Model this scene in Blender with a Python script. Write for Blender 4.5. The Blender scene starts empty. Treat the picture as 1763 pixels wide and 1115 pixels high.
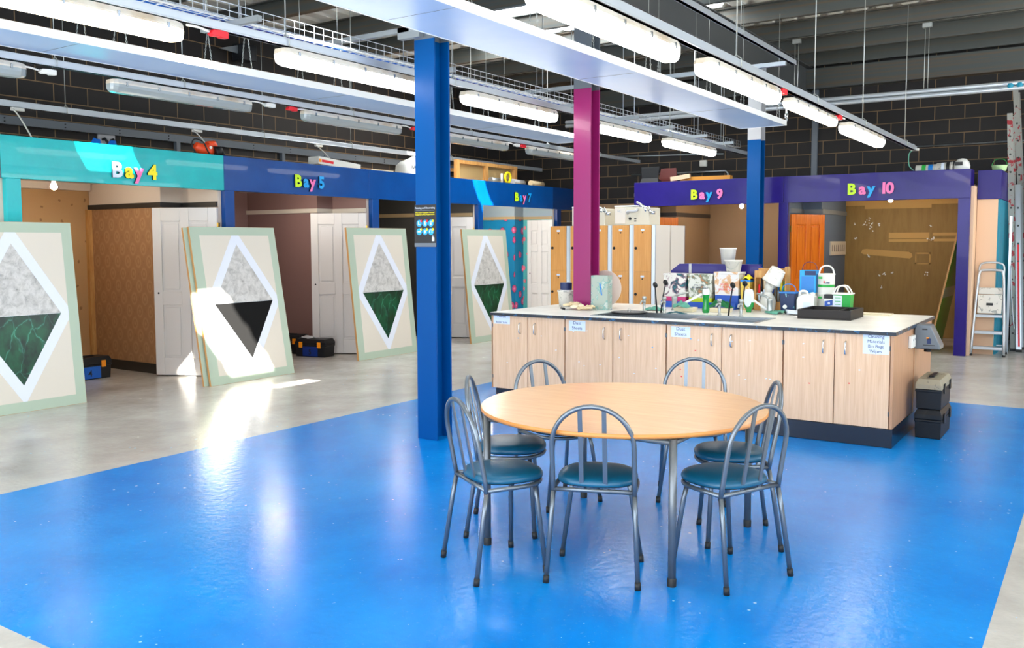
import bpy, math, random
from mathutils import Matrix, Vector
SC = bpy.context.scene
COL = SC.collection
random.seed(7)
PI = math.pi

# ------------------------------------------------------------------ camera
cam_d = bpy.data.cameras.new('camera')
cam = bpy.data.objects.new('camera', cam_d)
COL.objects.link(cam)
SC.camera = cam
YAW, PITCH, ROLL, FPX, CY = 0.587078630, -0.0702104904, -0.00260598055, 1539.48265, 524.977675
fw = Vector((math.cos(YAW) * math.cos(PITCH), math.sin(YAW) * math.cos(PITCH), math.sin(PITCH)))
rt = Vector((math.sin(YAW), -math.cos(YAW), 0))
up = rt.cross(fw)
r2 = math.cos(ROLL) * rt + math.sin(ROLL) * up
u2 = -math.sin(ROLL) * rt + math.cos(ROLL) * up
cam.matrix_world = Matrix((
    (r2.x, u2.x, -fw.x, 0.0), (r2.y, u2.y, -fw.y, 0.0), (r2.z, u2.z, -fw.z, 1.6), (0, 0, 0, 1)))
cam_d.sensor_fit = 'HORIZONTAL'
cam_d.sensor_width = 36.0
cam_d.lens = FPX / 1763.0 * 36.0
cam_d.shift_y = (CY - 557.5) / 1763.0
cam_d.clip_start = 0.05
cam_d.clip_end = 100

# ------------------------------------------------------------------ world, sun, exposure
W = bpy.data.worlds.new('sky')
SC.world = W
W.use_nodes = True
bg = W.node_tree.nodes['Background']
bg.inputs['Color'].default_value = (0.80, 0.90, 1.0, 1)
bg.inputs['Strength'].default_value = 3.4
sun_d = bpy.data.lights.new('sun', 'SUN')
sun_d.energy = 36
sun_d.angle = 0.012
sun_d.color = (1.0, 0.95, 0.86)
sun = bpy.data.objects.new('sun', sun_d)
COL.objects.link(sun)
SUN = Vector((0.6, 0.8, -1.0))
sun.rotation_euler = SUN.to_track_quat('-Z', 'Y').to_euler()
sun.location = (-4, -4, 9)
TUBE = 9.5          # glow of a lit fluorescent diffuser
BULB = 200.0
vs = SC.view_settings
vs.view_transform = 'Standard'
vs.look = 'None'
vs.gamma = 1
vs.use_curve_mapping = False
vs.exposure = 0.83
try:
    cy = SC.cycles
    cy.use_denoising = True
    cy.max_bounces = 7
    cy.diffuse_bounces = 4
    cy.glossy_bounces = 3
    cy.transmission_bounces = 4
    cy.transparent_max_bounces = 6
    cy.sample_clamp_indirect = 6
    cy.caustics_reflective = False
    cy.caustics_refractive = False
except Exception:
    pass


# ------------------------------------------------------------------ materials
def lin(c):
    out = []
    for v in c:
        v = v / 255.0
        out.append(v / 12.92 if v <= 0.04045 else ((v + 0.055) / 1.055) ** 2.4)
    return (out[0], out[1], out[2], 1.0)


MATS = {}


def base(name):
    m = bpy.data.materials.new(name)
    m.use_nodes = True
    MATS[name] = m
    nt = m.node_tree
    return m, nt, nt.nodes['Principled BSDF']


def N(nt, t, **kw):
    n = nt.nodes.new(t)
    for k, v in kw.items():
        if k in n.inputs.keys():
            n.inputs[k].default_value = v
        else:
            setattr(n, k, v)
    return n


def L(nt, a, ai, b, bi):
    nt.links.new(a.outputs[ai], b.inputs[bi])


def ramp(nt, stops):
    r = nt.nodes.new('ShaderNodeValToRGB')
    e = r.color_ramp.elements
    while len(e) < len(stops):
        e.new(0.5)
    for el, (p, c) in zip(e, stops):
        el.position = p
        el.color = c
    return r


def coords(nt, scale=(1, 1, 1), kind='Object', rot=(0, 0, 0)):
    tc = nt.nodes.new('ShaderNodeTexCoord')
    mp = nt.nodes.new('ShaderNodeMapping')
    mp.inputs['Scale'].default_value = scale
    mp.inputs['Rotation'].default_value = rot
    L(nt, tc, kind, mp, 'Vector')
    return mp


def mat(name, c, rough=0.5, metal=0.0, var=None, bump=None, emit=None, alpha=None, trans=None, coat=0.0, spec=None):
    """plain or mottled surface. var=(second colour, scale, stretch, low, high)"""
    if name in MATS:
        return MATS[name]
    m, nt, p = base(name)
    p.inputs['Base Color'].default_value = lin(c)
    p.inputs['Roughness'].default_value = rough
    p.inputs['Metallic'].default_value = metal
    p.inputs['Coat Weight'].default_value = coat
    if spec is not None:
        p.inputs['Specular IOR Level'].default_value = spec
    if var:
        c2, sc, st, lo, hi = var
        mp = coords(nt, st)
        nz = N(nt, 'ShaderNodeTexNoise', Scale=sc, Detail=4.0, Roughness=0.6)
        L(nt, mp, 0, nz, 'Vector')
        rp = ramp(nt, [(lo, lin(c)), (hi, lin(c2))])
        L(nt, nz, 0, rp, 0)
        L(nt, rp, 0, p, 'Base Color')
    if bump:
        mp = coords(nt)
        nz = N(nt, 'ShaderNodeTexNoise', Scale=bump[0], Detail=3.0)
        L(nt, mp, 0, nz, 'Vector')
        b = N(nt, 'ShaderNodeBump', Strength=bump[1], Distance=0.01)
        L(nt, nz, 0, b, 'Height')
        L(nt, b, 0, p, 'Normal')
    if emit:
        p.inputs['Emission Color'].default_value = lin(emit[0])
        p.inputs['Emission Strength'].default_value = emit[1]
    if trans:
        p.inputs['Transmission Weight'].default_value = trans
    if alpha is not None:
        p.inputs['Alpha'].default_value = alpha
    return m


def wood(name, c1, c2, rough=0.4, stretch=(22, 22, 1.2), sc=1.6, coat=0.0, c3=None):
    m, nt, p = base(name)
    mp = coords(nt, stretch)
    nz = N(nt, 'ShaderNodeTexNoise', Scale=sc, Detail=5.0, Roughness=0.62, Distortion=0.6)
    L(nt, mp, 0, nz, 'Vector')
    st = [(0.35, lin(c1)), (0.68, lin(c2))]
    if c3:
        st.append((0.8, lin(c3)))
    rp = ramp(nt, st)
    L(nt, nz, 0, rp, 0)
    L(nt, rp, 0, p, 'Base Color')
    p.inputs['Roughness'].default_value = rough
    p.inputs['Coat Weight'].default_value = coat
    p.inputs['Coat Roughness'].default_value = 0.15
    return m


def brick(name, ax):
    m, nt, p = base(name)
    g = nt.nodes.new('ShaderNodeNewGeometry')
    s = nt.nodes.new('ShaderNodeSeparateXYZ')
    L(nt, g, 'Position', s, 0)
    cb = nt.nodes.new('ShaderNodeCombineXYZ')
    L(nt, s, ax, cb, 0)
    L(nt, s, 2, cb, 1)
    b = N(nt, 'ShaderNodeTexBrick', Scale=1.0)
    b.inputs['Brick Width'].default_value = 0.45
    b.inputs['Row Height'].default_value = 0.225
    b.inputs['Mortar Size'].default_value = 0.008
    b.inputs['Mortar Smooth'].default_value = 0.3
    b.inputs['Color1'].default_value = lin((34, 30, 28))
    b.inputs['Color2'].default_value = lin((26, 23, 22))
    b.inputs['Mortar'].default_value = lin((118, 94, 66))
    L(nt, cb, 0, b, 'Vector')
    L(nt, b, 'Color', p, 'Base Color')
    bp = N(nt, 'ShaderNodeBump', Strength=0.5, Distance=0.006)
    bp.invert = True
    L(nt, b, 'Fac', bp, 'Height')
    L(nt, bp, 0, p, 'Normal')
    p.inputs['Roughness'].default_value = 0.7
    return m


def floor_mat():
    m, nt, p = base('painted_floor')
    g = nt.nodes.new('ShaderNodeNewGeometry')
    s = nt.nodes.new('ShaderNodeSeparateXYZ')
    L(nt, g, 'Position', s, 0)

    def step(axis, thr, op):
        n = N(nt, 'ShaderNodeMath', operation=op)
        L(nt, s, axis, n, 0)
        n.inputs[1].default_value = thr
        return n

    def mul(a, b):
        n = N(nt, 'ShaderNodeMath', operation='MULTIPLY')
        L(nt, a, 0, n, 0)
        L(nt, b, 0, n, 1)
        return n
    k = mul(mul(step(0, 1.85, 'GREATER_THAN'), step(0, 9.76, 'LESS_THAN')),
            mul(step(1, 0.355, 'GREATER_THAN'), step(1, 5.84, 'LESS_THAN')))
    n1 = N(nt, 'ShaderNodeTexNoise', Scale=1.3, Detail=6.0, Roughness=0.65)
    L(nt, g, 'Position', n1, 'Vector')
    blue = ramp(nt, [(0.3, lin((0, 118, 204))), (0.5, lin((0, 130, 216))), (0.72, lin((4, 142, 226)))])
    L(nt, n1, 0, blue, 0)
    grey = ramp(nt, [(0.3, lin((164, 159, 153))), (0.55, lin((190, 186, 179))), (0.75, lin((208, 205, 200)))])
    L(nt, n1, 0, grey, 0)
    mx = N(nt, 'ShaderNodeMix', data_type='RGBA')
    L(nt, k, 0, mx, 0)
    L(nt, grey, 0, mx, 6)
    L(nt, blue, 0, mx, 7)
    # splashes of dried white paint
    v = N(nt, 'ShaderNodeTexVoronoi', Scale=10.0)
    L(nt, g, 'Position', v, 'Vector')
    n3 = N(nt, 'ShaderNodeTexNoise', Scale=0.9, Detail=2.0)
    L(nt, g, 'Position', n3, 'Vector')
    th = N(nt, 'ShaderNodeMapRange')
    th.inputs['From Min'].default_value = 0.45
    th.inputs['From Max'].default_value = 0.75
    th.inputs['To Min'].default_value = 0.03
    th.inputs['To Max'].default_value = 0.12
    L(nt, n3, 0, th, 0)
    lt = N(nt, 'ShaderNodeMath', operation='LESS_THAN')
    L(nt, v, 'Distance', lt, 0)
    L(nt, th, 0, lt, 1)
    m2 = N(nt, 'ShaderNodeMix', data_type='RGBA')
    L(nt, lt, 0, m2, 0)
    L(nt, mx, 2, m2, 6)
    m2.inputs[7].default_value = lin((160, 205, 235))
    sc_ = N(nt, 'ShaderNodeTexNoise', Scale=34.0, Detail=6.0, Roughness=0.75)
    L(nt, g, 'Position', sc_, 'Vector')
    sr = ramp(nt, [(0.60, (0, 0, 0, 1)), (0.72, (0.4, 0.4, 0.4, 1))])
    L(nt, sc_, 0, sr, 0)
    m3 = N(nt, 'ShaderNodeMix', data_type='RGBA')
    L(nt, sr, 0, m3, 0)
    L(nt, m2, 2, m3, 6)
    m3.inputs[7].default_value = lin((130, 186, 226))
    L(nt, m3, 2, p, 'Base Color')
    p.inputs['Specular IOR Level'].default_value = 0.42
    n4 = N(nt, 'ShaderNodeTexNoise', Scale=9.0, Detail=5.0, Roughness=0.7)
    L(nt, g, 'Position', n4, 'Vector')
    rr = N(nt, 'ShaderNodeMapRange')
    rr.inputs['To Min'].default_value = 0.12
    rr.inputs['To Max'].default_value = 0.34
    L(nt, n4, 0, rr, 0)
    L(nt, rr, 0, p, 'Roughness')
    n5 = N(nt, 'ShaderNodeTexNoise', Scale=22.0, Detail=4.0)
    L(nt, g, 'Position', n5, 'Vector')
    b = N(nt, 'ShaderNodeBump', Strength=0.2, Distance=0.01)
    L(nt, n5, 0, b, 'Height')
    L(nt, b, 0, p, 'Normal')
    return m


def marble_grey(name):
    m, nt, p = base(name)
    mp = coords(nt, (1, 1, 1))
    n = N(nt, 'ShaderNodeTexNoise', Scale=9.0, Detail=9.0, Roughness=0.72, Distortion=0.5)
    L(nt, mp, 0, n, 'Vector')
    r = ramp(nt, [(0.28, lin((118, 116, 114))), (0.44, lin((178, 176, 172))), (0.58, lin((206, 204, 200))), (0.75, lin((156, 152, 146)))])
    L(nt, n, 0, r, 0)
    L(nt, r, 0, p, 'Base Color')
    p.inputs['Roughness'].default_value = 0.35
    return m


def marble_green(name):
    m, nt, p = base(name)
    mp = coords(nt, (1, 1, 0.6))
    n = N(nt, 'ShaderNodeTexNoise', Scale=3.0, Detail=4.0)
    L(nt, mp, 0, n, 'Vector')
    mx = N(nt, 'ShaderNodeVectorMath', operation='MULTIPLY_ADD')
    L(nt, n, 1, mx, 0)
    mx.inputs[1].default_value = (0.35, 0.35, 0.35)
    L(nt, mp, 0, mx, 2)
    v = N(nt, 'ShaderNodeTexVoronoi', Scale=6.0, feature='DISTANCE_TO_EDGE')
    L(nt, mx, 0, v, 'Vector')
    r = ramp(nt, [(0.0, lin((80, 150, 130))), (0.016, lin((30, 112, 80))), (0.06, lin((8, 78, 48)))])
    L(nt, v, 0, r, 0)
    n2 = N(nt, 'ShaderNodeTexNoise', Scale=8.0, Detail=4.0)
    L(nt, mp, 0, n2, 'Vector')
    r2_ = ramp(nt, [(0.4, lin((60, 60, 80))), (0.62, lin((255, 255, 255)))])
    L(nt, n2, 0, r2_, 0)
    mm = N(nt, 'ShaderNodeMix', data_type='RGBA', blend_type='MULTIPLY')
    mm.inputs[0].default_value = 0.8
    L(nt, r, 0, mm, 6)
    L(nt, r2_, 0, mm, 7)
    L(nt, mm, 2, p, 'Base Color')
    p.inputs['Roughness'].default_value = 0.3
    return m


def paper_uv(nt, scale, rot=0.0, wob=0.0):
    """flat paper coordinates: along the wall and up it"""
    g = nt.nodes.new('ShaderNodeNewGeometry')
    sp_ = nt.nodes.new('ShaderNodeSeparateXYZ')
    L(nt, g, 'Position', sp_, 0)
    ad = N(nt, 'ShaderNodeMath', operation='ADD')
    L(nt, sp_, 0, ad, 0)
    L(nt, sp_, 1, ad, 1)
    cb = nt.nodes.new('ShaderNodeCombineXYZ')
    L(nt, ad, 0, cb, 0)
    L(nt, sp_, 2, cb, 1)
    last = cb
    if wob:
        nz = N(nt, 'ShaderNodeTexNoise', Scale=28.0, Detail=2.0)
        L(nt, cb, 0, nz, 'Vector')
        va = N(nt, 'ShaderNodeVectorMath', operation='MULTIPLY_ADD')
        L(nt, nz, 1, va, 0)
        va.inputs[1].default_value = (wob, wob, wob)
        L(nt, cb, 0, va, 2)
        last = va
    mp = N(nt, 'ShaderNodeMapping')
    mp.inputs['Scale'].default_value = scale
    mp.inputs['Rotation'].default_value = (0, 0, rot)
    L(nt, last, 0, mp, 0)
    return mp


def paper_damask(name):
    m, nt, p = base(name)
    mp = paper_uv(nt, (6.5, 4.6, 1), PI / 4, 0.02)
    v = N(nt, 'ShaderNodeTexVoronoi', Scale=1.0, Randomness=0.0)
    v.voronoi_dimensions = '2D'
    L(nt, mp, 0, v, 'Vector')
    r = ramp(nt, [(0.0, lin((178, 138, 98))), (0.2, lin((156, 114, 78))), (0.3, lin((174, 134, 96))), (0.42, lin((160, 118, 82))), (0.62, lin((158, 116, 80))), (0.7, lin((148, 106, 72)))])
    L(nt, v, 'Distance', r, 0)
    L(nt, r, 0, p, 'Base Color')
    p.inputs['Roughness'].default_value = 0.5
    return m


def paper_motif(name, bgc, c1, c2, sc, thr, stretch=(1, 1, 0.8), leaf=None):
    m, nt, p = base(name)
    mp = paper_uv(nt, (sc, sc * stretch[2], 1), 0.0, 0.05)
    v = N(nt, 'ShaderNodeTexVoronoi', Scale=1.0, Randomness=0.75)
    v.voronoi_dimensions = '2D'
    L(nt, mp, 0, v, 'Vector')
    r = ramp(nt, [(0.0, lin(c2)), (thr * 0.45, lin(c1)), (thr, lin(c1)), (thr + 0.02, lin(leaf or bgc)), (thr * 1.25 + 0.02, lin(bgc))])
    L(nt, v, 'Distance', r, 0)
    L(nt, r, 0, p, 'Base Color')
    p.inputs['Roughness'].default_value = 0.5
    return m


def splash(name, bgc, cols, sc=14.0, rough=0.5, thr=0.60):
    """a surface smeared with dried paint"""
    m, nt, p = base(name)
    mp = coords(nt)
    n = N(nt, 'ShaderNodeTexNoise', Scale=sc, Detail=4.0, Roughness=0.6, Distortion=0.8)
    L(nt, mp, 0, n, 'Vector')
    st = [(0.0, lin(bgc)), (thr - 0.03, lin(bgc))]
    for i, c in enumerate(cols):
        st.append((thr + 0.06 * i, lin(c)))
    r = ramp(nt, st)
    L(nt, n, 0, r, 0)
    L(nt, r, 0, p, 'Base Color')
    p.inputs['Roughness'].default_value = rough
    return m


def glow(name, c, strength):
    if name in MATS:
        return MATS[name]
    m, nt, p = base(name)
    p.inputs['Base Color'].default_value = lin(c)
    p.inputs['Emission Color'].default_value = lin(c)
    p.inputs['Emission Strength'].default_value = strength
    return m


def translucent(name, c):
    m = bpy.data.materials.new(name)
    m.use_nodes = True
    MATS[name] = m
    nt = m.node_tree
    nt.nodes.remove(nt.nodes['Principled BSDF'])
    t = N(nt, 'ShaderNodeBsdfTranslucent')
    t.inputs[0].default_value = lin(c)
    L(nt, t, 0, nt.nodes['Material Output'], 0)
    return m


# ------------------------------------------------------------------ mesh builder
class B:
    def __init__(s):
        s.v, s.f, s.m, s.sm = [], [], [], []
        s.T = Matrix.Identity(4)

    def vert(s, p):
        s.v.append(tuple(s.T @ Vector(p)))
        return len(s.v) - 1

    def face(s, idx, mi=0, smooth=False):
        s.f.append(tuple(idx))
        s.m.append(mi)
        s.sm.append(smooth)

    def poly(s, pts, mi=0):
        s.face([s.vert(p) for p in pts], mi)
        return s

    def box(s, x0, y0, z0, x1, y1, z1, mi=0):
        i = [s.vert(p) for p in ((x0, y0, z0), (x1, y0, z0), (x1, y1, z0), (x0, y1, z0), (x0, y0, z1), (x1, y0, z1), (x1, y1, z1), (x0, y1, z1))]
        for q in ((0, 3, 2, 1), (4, 5, 6, 7), (0, 1, 5, 4), (1, 2, 6, 5), (2, 3, 7, 6), (3, 0, 4, 7)):
            s.face([i[k] for k in q], mi)
        return s

    def cbox(s, c, d, mi=0, rot=None):
        old = s.T
        s.T = old @ Matrix.Translation(c) @ (rot.to_4x4() if rot else Matrix.Identity(4))
        s.box(-d[0] / 2, -d[1] / 2, -d[2] / 2, d[0] / 2, d[1] / 2, d[2] / 2, mi)
        s.T = old
        return s

    def prism(s, pts, z0, z1, mi=0, edge_mi=None, axis='z'):
        def P(a, b, c):
            return {'z': (a, b, c), 'x': (c, a, b), 'y': (a, c, b)}[axis]
        n = len(pts)
        lo = [s.vert(P(a, b, z0)) for a, b in pts]
        hi = [s.vert(P(a, b, z1)) for a, b in pts]
        s.face(lo[::-1], mi)
        s.face(hi, mi)
        for k in range(n):
            s.face((lo[k], lo[(k + 1) % n], hi[(k + 1) % n], hi[k]), edge_mi[k] if edge_mi else mi)
        return s

    def loft(s, rings, mi=0, smooth=True, caps=True):
        idx = [[s.vert(p) for p in r] for r in rings]
        n = len(idx[0])
        for a, b in zip(idx[:-1], idx[1:]):
            for k in range(n):
                s.face((a[k], a[(k + 1) % n], b[(k + 1) % n], b[k]), mi, smooth)
        if caps:
            s.face(idx[0][::-1], mi)
            s.face(idx[-1], mi)
        return s

    def tube(s, pts, r, n=8, mi=0, closed=False):
        pts = [Vector(p) for p in pts]
        m = len(pts)
        rad = r if isinstance(r, (list, tuple)) else [r] * m
        rings = []
        ref = None
        for i, p in enumerate(pts):
            if closed:
                t = pts[(i + 1) % m] - pts[i - 1]
            else:
                t = pts[min(i + 1, m - 1)] - pts[max(i - 1, 0)]
            t.normalize()
            if ref is None:
                ref = Vector((0, 0, 1)) if abs(t.z) < 0.9 else Vector((1, 0, 0))
            a = ref - t * ref.dot(t)
            if a.length < 1e-5:
                a = t.orthogonal()
            a.normalize()
            ref = a
            b = t.cross(a)
            rings.append([p + rad[i] * (math.cos(2 * PI * k / n) * a + math.sin(2 * PI * k / n) * b) for k in range(n)])
        if closed:
            rings.append(rings[0])
        return s.loft(rings, mi, True, not closed)

    def cyl(s, p, q, r, n=12, mi=0, r2=None):
        return s.tube([p, q], [r, r if r2 is None else r2], n, mi)

    def lathe(s, prof, c=(0, 0, 0), n=24, mi=0, smooth=True):
        rings = [[(c[0] + r * math.cos(2 * PI * k / n), c[1] + r * math.sin(2 * PI * k / n), c[2] + z) for k in range(n)] for r, z in prof]
        return s.loft(rings, mi, smooth, False)

    def text(s, body, size, M, mi=0, ext=0.001, offset=0.0, align='CENTER', space=1.0, shear=0.0, side_mi=None):
        cu = bpy.data.curves.new('t', 'FONT')
        cu.body = body
        cu.size = size
        cu.align_x = align
        cu.extrude = ext
        cu.offset = offset
        cu.space_line = space
        cu.shear = shear
        cu.resolution_u = 3
        ob = bpy.data.objects.new('t', cu)
        COL.objects.link(ob)
        bpy.context.view_layer.update()
        me = bpy.data.meshes.new_from_object(ob.evaluated_get(bpy.context.evaluated_depsgraph_get()))
        old = s.T
        s.T = old @ M
        o = len(s.v)
        for v in me.vertices:
            s.vert(v.co)
        for p in me.polygons:
            side = side_mi is not None and p.normal.z < 0.5
            s.face([o + k for k in p.vertices], side_mi if side else mi)
        s.T = old
        bpy.data.objects.remove(ob)
        bpy.data.curves.remove(cu)
        bpy.data.meshes.remove(me)
        return s

    def build(s, name, mats, parent=None, bevel=0.0, seg=2, loc=None):
        me = bpy.data.meshes.new(name)
        me.from_pydata(s.v, [], s.f)
        if not isinstance(mats, (list, tuple)):
            mats = [mats]
        for m in mats:
            me.materials.append(m if not isinstance(m, str) else MATS[m])
        me.polygons.foreach_set('material_index', s.m)
        me.polygons.foreach_set('use_smooth', s.sm)
        me.update()
        o = bpy.data.objects.new(name, me)
        COL.objects.link(o)
        if parent is not None:
            o.parent = parent
        if loc is not None:
            o.location = loc
        if bevel:
            md = o.modifiers.new('bevel', 'BEVEL')
            md.width = bevel
            md.segments = seg
            md.limit_method = 'ANGLE'
            md.angle_limit = math.radians(40)
            md.harden_normals = False
        return o


def thing(name, label, cat, loc=(0, 0, 0), rz=0.0, group=None, rx=0.0):
    o = bpy.data.objects.new(name, None)
    o.empty_display_size = 0.1
    COL.objects.link(o)
    o.location = loc
    o.rotation_euler = (rx, 0, rz)
    return tag(o, label, cat, group)


def tag(o, label, cat, group=None, kind='thing'):
    o['label'] = label
    o['category'] = cat
    o['kind'] = kind
    if group:
        o['group'] = group
    return o


def struct(o, label=None):
    o['kind'] = 'structure'
    if label:
        o['label'] = label
    return o


def copy_tree(o, parent=None):
    c = o.copy()
    COL.objects.link(c)
    if parent is not None:
        c.parent = parent
    for ch in [x for x in KIDS.get(o.name, [])]:
        copy_tree(ch, c)
    return c


KIDS = {}


def index_kids(root):
    for o in list(bpy.data.objects):
        if o.parent:
            KIDS.setdefault(o.parent.name, [])
            if o not in KIDS[o.parent.name]:
                KIDS[o.parent.name].append(o)


def cr(pts, n=4):
    """rounded path through the given points"""
    P = [Vector(p) for p in pts]
    out = []
    for i in range(len(P) - 1):
        a, b, c, d = P[max(i - 1, 0)], P[i], P[i + 1], P[min(i + 2, len(P) - 1)]
        for k in range(n):
            t = k / n
            out.append(0.5 * ((2 * b) + (c - a) * t + (2 * a - 5 * b + 4 * c - d) * t * t + (3 * b - a - 3 * c + d) * t ** 3))
    out.append(P[-1])
    return out


def MX(o):      # lettering frame on a face that looks towards -X
    return Matrix(((0, 0, -1, o[0]), (-1, 0, 0, o[1]), (0, 1, 0, o[2]), (0, 0, 0, 1)))


def MY(o):      # lettering frame on a face that looks towards -Y
    return Matrix(((1, 0, 0, o[0]), (0, 0, -1, o[1]), (0, 1, 0, o[2]), (0, 0, 0, 1)))


# ------------------------------------------------------------------ palette
floor_mat()
brick('block_left', 0)
brick('block_back', 1)
mat('deck_white', (206, 206, 198), 0.5)
mat('purlin_steel', (80, 84, 82), 0.5, 0.3, var=((104, 84, 62), 2.2, (0.5, 0.08, 9), 0.5, 0.75))
mat('rafter_steel', (88, 90, 90), 0.45, 0.2)
mat('galv', (176, 184, 190), 0.3, 0.8)
mat('galv_pale', (196, 204, 212), 0.35, 0.6)
mat('wire', (186, 190, 186), 0.35, 0.7)
mat('blue_steel', (0, 72, 136), 0.35, spec=0.12)
mat('magenta_steel', (142, 30, 96), 0.28, coat=0.1, spec=0.3)
mat('grey_steel', (96, 104, 112), 0.35)
mat('pale_steel', (176, 178, 182), 0.35)
mat('panel_white_bounce', (176, 202, 238), 0.38, var=((156, 190, 234), 0.7, (1, 1, 1), 0.4, 0.65))  # white panel, tinted blue to imitate bounce from the blue floor
mat('edge_white', (234, 238, 240), 0.4)
mat('teal_paint', (0, 166, 172), 0.3, var=((0, 182, 186), 2.0, (1, 6, 1), 0.4, 0.7), coat=0.12, spec=0.3, bump=(40, 0.1))
mat('blue_paint', (0, 64, 134), 0.3, var=((0, 74, 148), 2.0, (1, 6, 1), 0.4, 0.7), coat=0.12, spec=0.3, bump=(40, 0.1))
mat('blue_paint_shaded', (0, 44, 98), 0.35, spec=0.3, bump=(40, 0.08))  # same blue as the other headers, darkened to stand for shade
mat('purple_paint', (36, 22, 116), 0.32, var=((30, 18, 104), 2.0, (6, 1, 1), 0.4, 0.7), coat=0.1, spec=0.3)
mat('purple_side', (36, 22, 112), 0.35, spec=0.3)
mat('door_white', (214, 210, 206), 0.38)
wood('door_orange', (206, 98, 14), (232, 128, 30), 0.3, (26, 26, 1.4), 1.5, 0.3)
mat('brass', (190, 150, 70), 0.3, 0.9)
paper_damask('paper_damask')
mat('cream_wall', (214, 198, 182), 0.6)
paper_motif('paper_tan', (186, 146, 98), (150, 112, 72), (130, 96, 62), 5.0, 0.07)
mat('mauve_wall', (132, 102, 96), 0.6)
mat('charcoal_wall', (66, 64, 60), 0.6)
paper_motif('paper_floral', (0, 122, 168), (206, 70, 124), (238, 160, 184), 4.2, 0.2, (1, 1, 0.8), (70, 62, 40))
paper_motif('paper_light', (84, 178, 178), (226, 110, 124), (242, 170, 160), 6.0, 0.17, (1, 1, 0.8))
mat('pale_blue_wall', (150, 166, 176), 0.6)
mat('beige_wall', (164, 140, 96), 0.6)
mat('taupe_wall', (160, 130, 98), 0.6)
mat('slate_wall', (88, 104, 124), 0.6)
mat('olive_wall', (140, 110, 56), 0.7, var=((130, 100, 48), 3.0, (1, 6, 1), 0.4, 0.7))
mat('patch_tan', (186, 146, 80), 0.7)
mat('peach_wall', (226, 190, 158), 0.6)
mat('teal_edge', (0, 130, 160), 0.5)
mat('black_trim', (34, 32, 30), 0.4)
mat('cream_trim', (206, 196, 180), 0.5)
mat('tan_trim', (176, 150, 110), 0.5)
mat('grey_trim', (120, 124, 126), 0.5)
mat('dark_trim', (66, 56, 50), 0.5)
wood('pine', (206, 160, 96), (176, 120, 60), 0.6, (20, 20, 2))
wood('beech_door', (214, 172, 136), (230, 194, 160), 0.35, (30, 30, 1.2), 1.8, 0.0, (238, 206, 176))
wood('beech_shaded', (176, 130, 96), (198, 152, 116), 0.35, (30, 30, 1.2), 1.8)  # same beech as the doors, darkened for the shaded island end
wood('beech_top', (222, 172, 122), (234, 190, 142), 0.3, (14, 1.4, 14), 2.2, 0.1, (238, 200, 154))
mat('beech_edge', (206, 136, 66), 0.35)
wood('locker_wood', (206, 140, 62), (220, 158, 82), 0.35, (26, 26, 1.2), 1.8)
mat('worktop_grey', (224, 222, 214), 0.35, var=((236, 234, 226), 4.0, (1, 1, 1), 0.4, 0.65))
splash('worktop_edge', (20, 28, 40), [(18, 60, 92), (22, 96, 140)], 16.0, 0.4)
mat('plinth_black', (16, 24, 40), 0.25)
mat('chrome', (206, 212, 216), 0.14, 0.95)
mat('steel_sink', (166, 172, 176), 0.25, 0.85)
mat('tube_metal', (112, 120, 128), 0.3, 0.7)
mat('tube_table', (112, 116, 120), 0.35, 0.6)
mat('seat_vinyl', (10, 84, 116), 0.34, bump=(180, 0.05))
mat('rubber', (24, 24, 24), 0.6)
mat('black_plastic', (22, 24, 28), 0.42, spec=0.35)
mat('black_dusty', (20, 24, 30), 0.5, var=((48, 48, 46), 14.0, (1, 1, 1), 0.55, 0.85), spec=0.3)
splash('lid_dusty', (150, 142, 122), [(96, 90, 78), (40, 44, 50)], 6.0, 0.7)
mat('toolbox_blue', (0, 92, 190), 0.4)
mat('toolbox_navy', (0, 44, 124), 0.4)
mat('latch_orange', (250, 150, 10), 0.4)
mat('sage', (172, 188, 168), 0.45)
mat('board_cream', (214, 206, 192), 0.45)
mat('board_white', (220, 225, 236), 0.45)
mat('board_edge', (190, 140, 84), 0.6)
marble_grey('marble_grey')
marble_green('marble_green')
mat('matt_black', (22, 22, 22), 0.8, spec=0.1)
mat('white_plastic', (226, 226, 220), 0.35)
splash('white_dirty', (222, 220, 212), [(188, 186, 178), (150, 158, 156)], 16.0, 0.5)
mat('lime', (190, 232, 24), 0.4)
mat('sky_blue', (10, 156, 226), 0.4)
mat('pink', (236, 116, 176), 0.4)
mat('yellow', (240, 226, 20), 0.4)
mat('lilac', (206, 220, 246), 0.4)
mat('ink_navy', (24, 44, 92), 0.5)
mat('ink_black', (22, 22, 24), 0.5)
mat('paper_white', (212, 222, 238), 0.5)
mat('red', (222, 24, 40), 0.4)
mat('green', (24, 160, 60), 0.4)
mat('diffuser_off', (150, 160, 162), 0.18, coat=0.4)
mat('fitting_grey', (206, 202, 192), 0.5, var=((176, 158, 132), 3.0, (1, 1, 1), 0.5, 0.75))
glow('tube_lit', (255, 252, 246), TUBE)
glow('tube_warm', (255, 236, 200), TUBE * 1.3)
glow('bulb_lit', (255, 244, 222), BULB)
translucent('rooflight_sheet', (246, 248, 250))


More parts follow.
